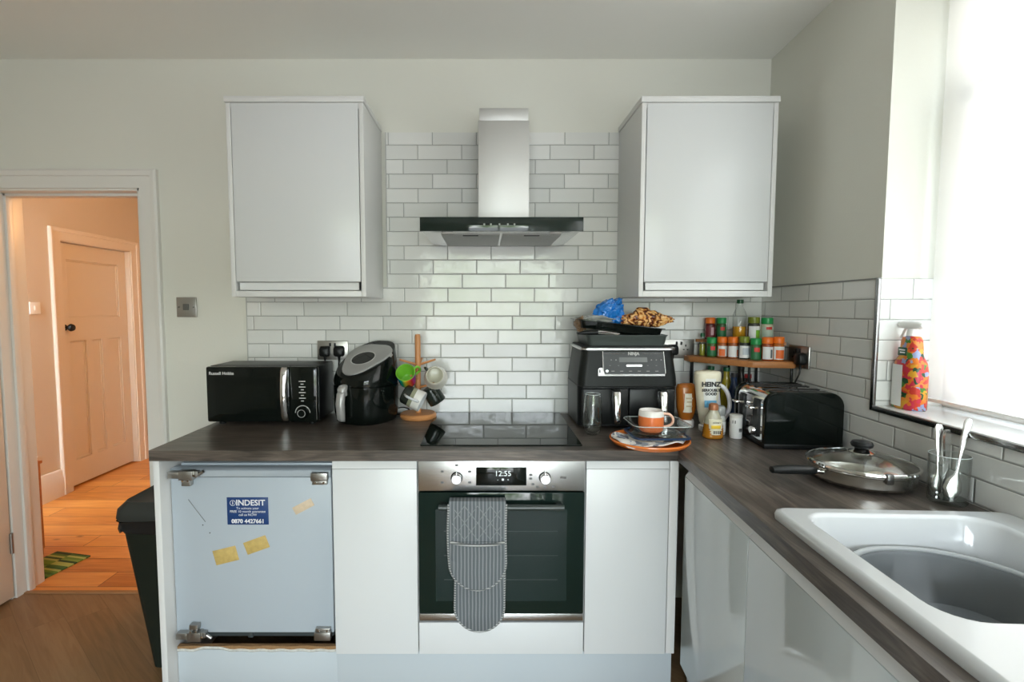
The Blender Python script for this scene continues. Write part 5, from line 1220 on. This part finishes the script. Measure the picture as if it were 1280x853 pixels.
# ------------------------------------------------------------------ cutlery glass
gcx, gcy = 1.192, 1.262
t = thing('cutlery_glass', 'clear glass holding cutlery at the corner of the sink', 'glass', (gcx, gcy, .92))
bm = nbm(); lathe(bm, [(0, .9205), (.037, .9205), (.0405, .925), (.041, .95), (.0425, 1.045), (.0407, 1.045), (.039, .95), (.037, .934), (0, .932)], (gcx, gcy, 0), n=40); obj('glass', bm, M_GLASS, t)
bm = nbm(); tube(bm, [(gcx+.0416*math.cos(2*PI*i/40), gcy+.0416*math.sin(2*PI*i/40), 1.045) for i in range(41)], .001, n=6, caps=False); obj('rim', bm, M_GEDGE, t)
bm = nbm(); lathe(bm, [(0, .9325), (.0365, .9325), (.038, .9345), (0, .9345)], (gcx, gcy, 0), n=32); obj('thick_base', bm, glass('base_glass', (.9, .92, .92)), t)
def spoon(lb, tip, top_, wide, name='spoon', cat='spoon'):
    t = thing(name, lb, cat, tip, None)
    tip, top_ = Vector(tip), Vector(top_); ax_ = (top_-tip); L = ax_.length; ax_.normalize()
    sd = Vector((1, -.35, 0)); sd = (sd-ax_*sd.dot(ax_)).normalized(); nn = ax_.cross(sd)
    M_ = pm('cutlery_steel', (.62, .62, .61), .18, 1)
    def sec(d, w, h, off=0): c0 = tip+ax_*d+nn*off; return [c0+sd*(w*math.cos(a))+nn*(h*math.sin(a)) for a in [2*PI*i/14 for i in range(14)]]
    bm = nbm(); loft(bm, [sec(L*.33, .0035, .0022), sec(L*.5, .004, .002), sec(L*.75, .0075, .0018), sec(L*.95, .0095, .0018), sec(L, .006, .0012)]); obj('handle', bm, M_, t, angle=60)
    bm = nbm(); loft(bm, [sec(0, .003*wide, .002), sec(L*.03, .011*wide, .005, .002), sec(L*.12, .019*wide, .006, .004), sec(L*.22, .016*wide, .005, .003), sec(L*.30, .006*wide, .003), sec(L*.36, .0035, .0022)]); obj('bowl', bm, M_, t, angle=60)
spoon('large steel spoon leaning right in the cutlery glass', (gcx-.008, gcy-.018, .934), (gcx+.052, gcy+.008, 1.136), 1.05)
spoon('smaller steel spoon leaning left in the cutlery glass', (gcx-.016, gcy+.012, .934), (gcx-.010, gcy+.024, 1.118), .75)
t = thing('knife', 'steel knife standing upright in the cutlery glass', 'knife', (gcx-.005, gcy+.0, .934))
bm = nbm(); 
loft(bm, [[Vector((gcx-.002+dx-.004*(z-.934)/.17, gcy+.004+dy, z)) for dx, dy in ((-w, 0), (0, -.002), (w, 0), (0, .002))] for z, w in ((.934, .004), (.95, .008), (1.02, .009))]); obj('blade', bm, MATS['cutlery_steel'], t)
bm = nbm(); loft(bm, [[Vector((gcx-.002+dx-.004*(z-.934)/.17, gcy+.004+dy, z)) for dx, dy in ((-w, -.003), (w, -.003), (w, .003), (-w, .003))] for z, w in ((1.02, .005), (1.06, .007), (1.09, .008), (1.108, .005))]); obj('handle', bm, MATS['cutlery_steel'], t)

# ------------------------------------------------------------------ spray bottle on the sill
sb = U(-.058, .805, WZ0+.006)
t = thing('spray_bottle', 'cleaning spray with floral label and white trigger on the window sill', 'spray bottle', sb, run=True)
FLOR = patch_mat('floral_print', [(0, (.50, .03, .02)), (.2, (.62, .16, .01)), (.36, (.05, .18, .02)), (.48, (.62, .30, .02)), (.58, (.50, .02, .05)), (.70, (.24, .28, .45)), (.80, (.62, .20, .03)), (.90, (.01, .06, .02))], 62, .35)
def brs(secs, n=36): return [[Vector((sb.x+hx*math.copysign(abs(math.cos(a))**.75, math.cos(a)), sb.y+hy*math.copysign(abs(math.sin(a))**.75, math.sin(a)), sb.z+z)) for a in [2*PI*i/n for i in range(n)]] for hx, hy, z in secs]
bm = nbm(); loft(bm, brs([(.030, .048, 0), (.032, .051, .004), (.032, .051, .120), (.029, .046, .145), (.024, .034, .165), (.021, .029, .215), (.018, .024, .225), (.012, .013, .228)])); obj('body', bm, FLOR, t, angle=60)
bm = nbm()
pts = [(-.052, .01), (-.015, .01), (-.022, .06), (-.018, .12), (-.030, .142), (-.048, .125)]
for k in range(1): 
    rings = []
    for z in (.008, .03, .06, .09, .12, .138):
        rings.append([Vector((sb.x-.0325*math.copysign(abs(math.cos(a))**.75, math.cos(a)), sb.y+.0518*math.copysign(abs(math.sin(a))**.75, math.sin(a)), sb.z+z)) for a in [-.12+1.5*i/12 for i in range(13)]])
    loft(bm, rings, False, False, closed=False)
obj('white_side', bm, M_WHITEP, t)
bm = nbm(); box(bm, sb.x-.034, sb.x-.0325+.002, sb.y-.012, sb.y+.024, sb.z+.168-.002, sb.z+.192, .002); xf(bm, Matrix.Translation((.010, 0, 0))); pl_ = obj('badge', bm, pm('dark_green_badge', (.01, .07, .03), .4), t)
bm = nbm(); box(bm, sb.x-.0245, sb.x-.0235, sb.y-.006, sb.y+.018, sb.z+.182, sb.z+.186); box(bm, sb.x-.0245, sb.x-.0235, sb.y-.006, sb.y+.014, sb.z+.174, sb.z+.178); obj('badge_print', bm, M_TEXTW, pl_)
bm = nbm()
cyl(bm, sb+Vector((0, 0, .228)), sb+Vector((0, 0, .250)), .0155, .0135, n=24)
loft(bm, [[sb+Vector((w*math.cos(a), y, .262+h*math.sin(a))) for a in [2*PI*i/16 for i in range(16)]] for y, w, h in ((.052, .007, .007), (.045, .011, .011), (.01, .013, .014), (-.03, .012, .012), (-.040, .006, .006))])
obj('spray_head', bm, M_WHITEP, t)
bm = nbm(); tube(bm, bez([sb+Vector((0, .022, .256)), sb+Vector((0, .034, .238)), sb+Vector((0, .044, .220))]), .004, n=8); obj('trigger', bm, M_WHITEP, t)

# ------------------------------------------------------------------ sheer blind
t = thing('sheer_blind', 'sheer white blind covering the bright window over the sink', 'blind', U(-.135, 1.6, 1.13), run=True)
bm = nbm(); R0 = []; ns = 120
for z in (1.132, 1.6, 2.0, 2.43):
    R0.append([U(-.135-.004*math.sin(i*.55)*(1 if z > 1.2 else .8), .775+(WV1-.80)*i/ns, z) for i in range(ns+1)])
loft(bm, R0, False, False, closed=False); obj('cloth', bm, voile_mat(), t, angle=80)
bm = nbm(); box(bm, 1.31+.131, 1.31+.139, CRN.y-WV1+.03, CRN.y-.775, 1.125, 1.137, .002); obj('bottom_bar', bm, M_WHITEP, t)
bm = nbm(); cyl(bm, U(-.135, .76, 2.425), U(-.135, WV1-.01, 2.425), .011, n=16); obj('top_rail', bm, pm('pale_rail', (.55, .55, .54), .4), t)

# ------------------------------------------------------------------ light
W = bpy.data.worlds.new('daylight'); SC.world = W; W.use_nodes = True; nt = W.node_tree; g = NB(nt)
bg = nt.nodes['Background']; tc = g.n('ShaderNodeTexCoord'); sx = g.n('ShaderNodeSeparateXYZ'); nt.links.new(tc.outputs['Generated'], sx.inputs[0])
nz = g.n('ShaderNodeTexNoise'); nz.inputs['Scale'].default_value = 9; nz.inputs['Detail'].default_value = 6; nz.inputs['Roughness'].default_value = .7; nt.links.new(tc.outputs['Generated'], nz.inputs[0])
sky = g.ramp(sx.outputs['Z'], [(.3, (.86, .93, 1.0)), (1, (.68, .84, 1.0))]); 
fol = g.ramp(nz.outputs['Fac'], [(.36, (.04, .06, .03)), (.47, (.15, .20, .11)), (.55, (.55, .59, .54)), (.60, (.97, .97, 1.0))])
ground = (.25, .26, .27)
lowm = g.mix(g.ss(-.10, .02, sx.outputs['Z']), ground, fol)
# greenery fills the horizon only on the garden side behind the camera
side = g.ss(-.35, -.6, sx.outputs['Y'])
hz = g.mix(side, g.mix(g.ss(-.02, .02, sx.outputs['Z']), (.16, .16, .155), (.27, .265, .255)), lowm)
col = g.mix(g.ss(.12, .26, g.m('ADD', sx.outputs['Z'], g.m('MULTIPLY', nz.outputs['Fac'], .12))), hz, sky)
col = g.mix(g.ss(.25, .65, sx.outputs['X']), col, (.18, .177, .17))
nt.links.new(col, bg.inputs['Color']); bg.inputs['Strength'].default_value = 9.0
def portal(name, loc, rot, sx_, sy_):
    l = bpy.data.lights.new(name, 'AREA'); l.shape = 'RECTANGLE'; l.size = sx_; l.size_y = sy_; l.cycles.is_portal = True
    o = bpy.data.objects.new(name, l); COL.objects.link(o); o.location = loc; o.rotation_euler = rot; return o
p = RR @ U(-.275, (WV0+WV1)/2, (WZ0+WZ1)/2); portal('window_light', p, (PI/2, 0, PI/2-AL), WV1-WV0, WZ1-WZ0)
portal('garden_light', (.1, -2.46, 1.125), (PI/2, 0, 0), 2.0, 2.15)
l = bpy.data.lights.new('hall_lamp', 'POINT'); l.energy = 11; l.color = (1, .50, .18); l.shadow_soft_size = .12
o = bpy.data.objects.new('hall_lamp', l); COL.objects.link(o); o.location = (-1.55, 3.55, 2.25)

SC.view_settings.view_transform = 'Standard'; SC.view_settings.look = 'None'; SC.view_settings.gamma = 1; SC.view_settings.use_curve_mapping = False
SC.view_settings.exposure = 1.52
SC.cycles.use_denoising = True
SC.cycles.max_bounces = 10; SC.cycles.diffuse_bounces = 5; SC.cycles.glossy_bounces = 4; SC.cycles.transmission_bounces = 6; SC.cycles.transparent_max_bounces = 16
SC.cycles.caustics_reflective = False; SC.cycles.caustics_refractive = False
SC.cycles.sample_clamp_indirect = 10
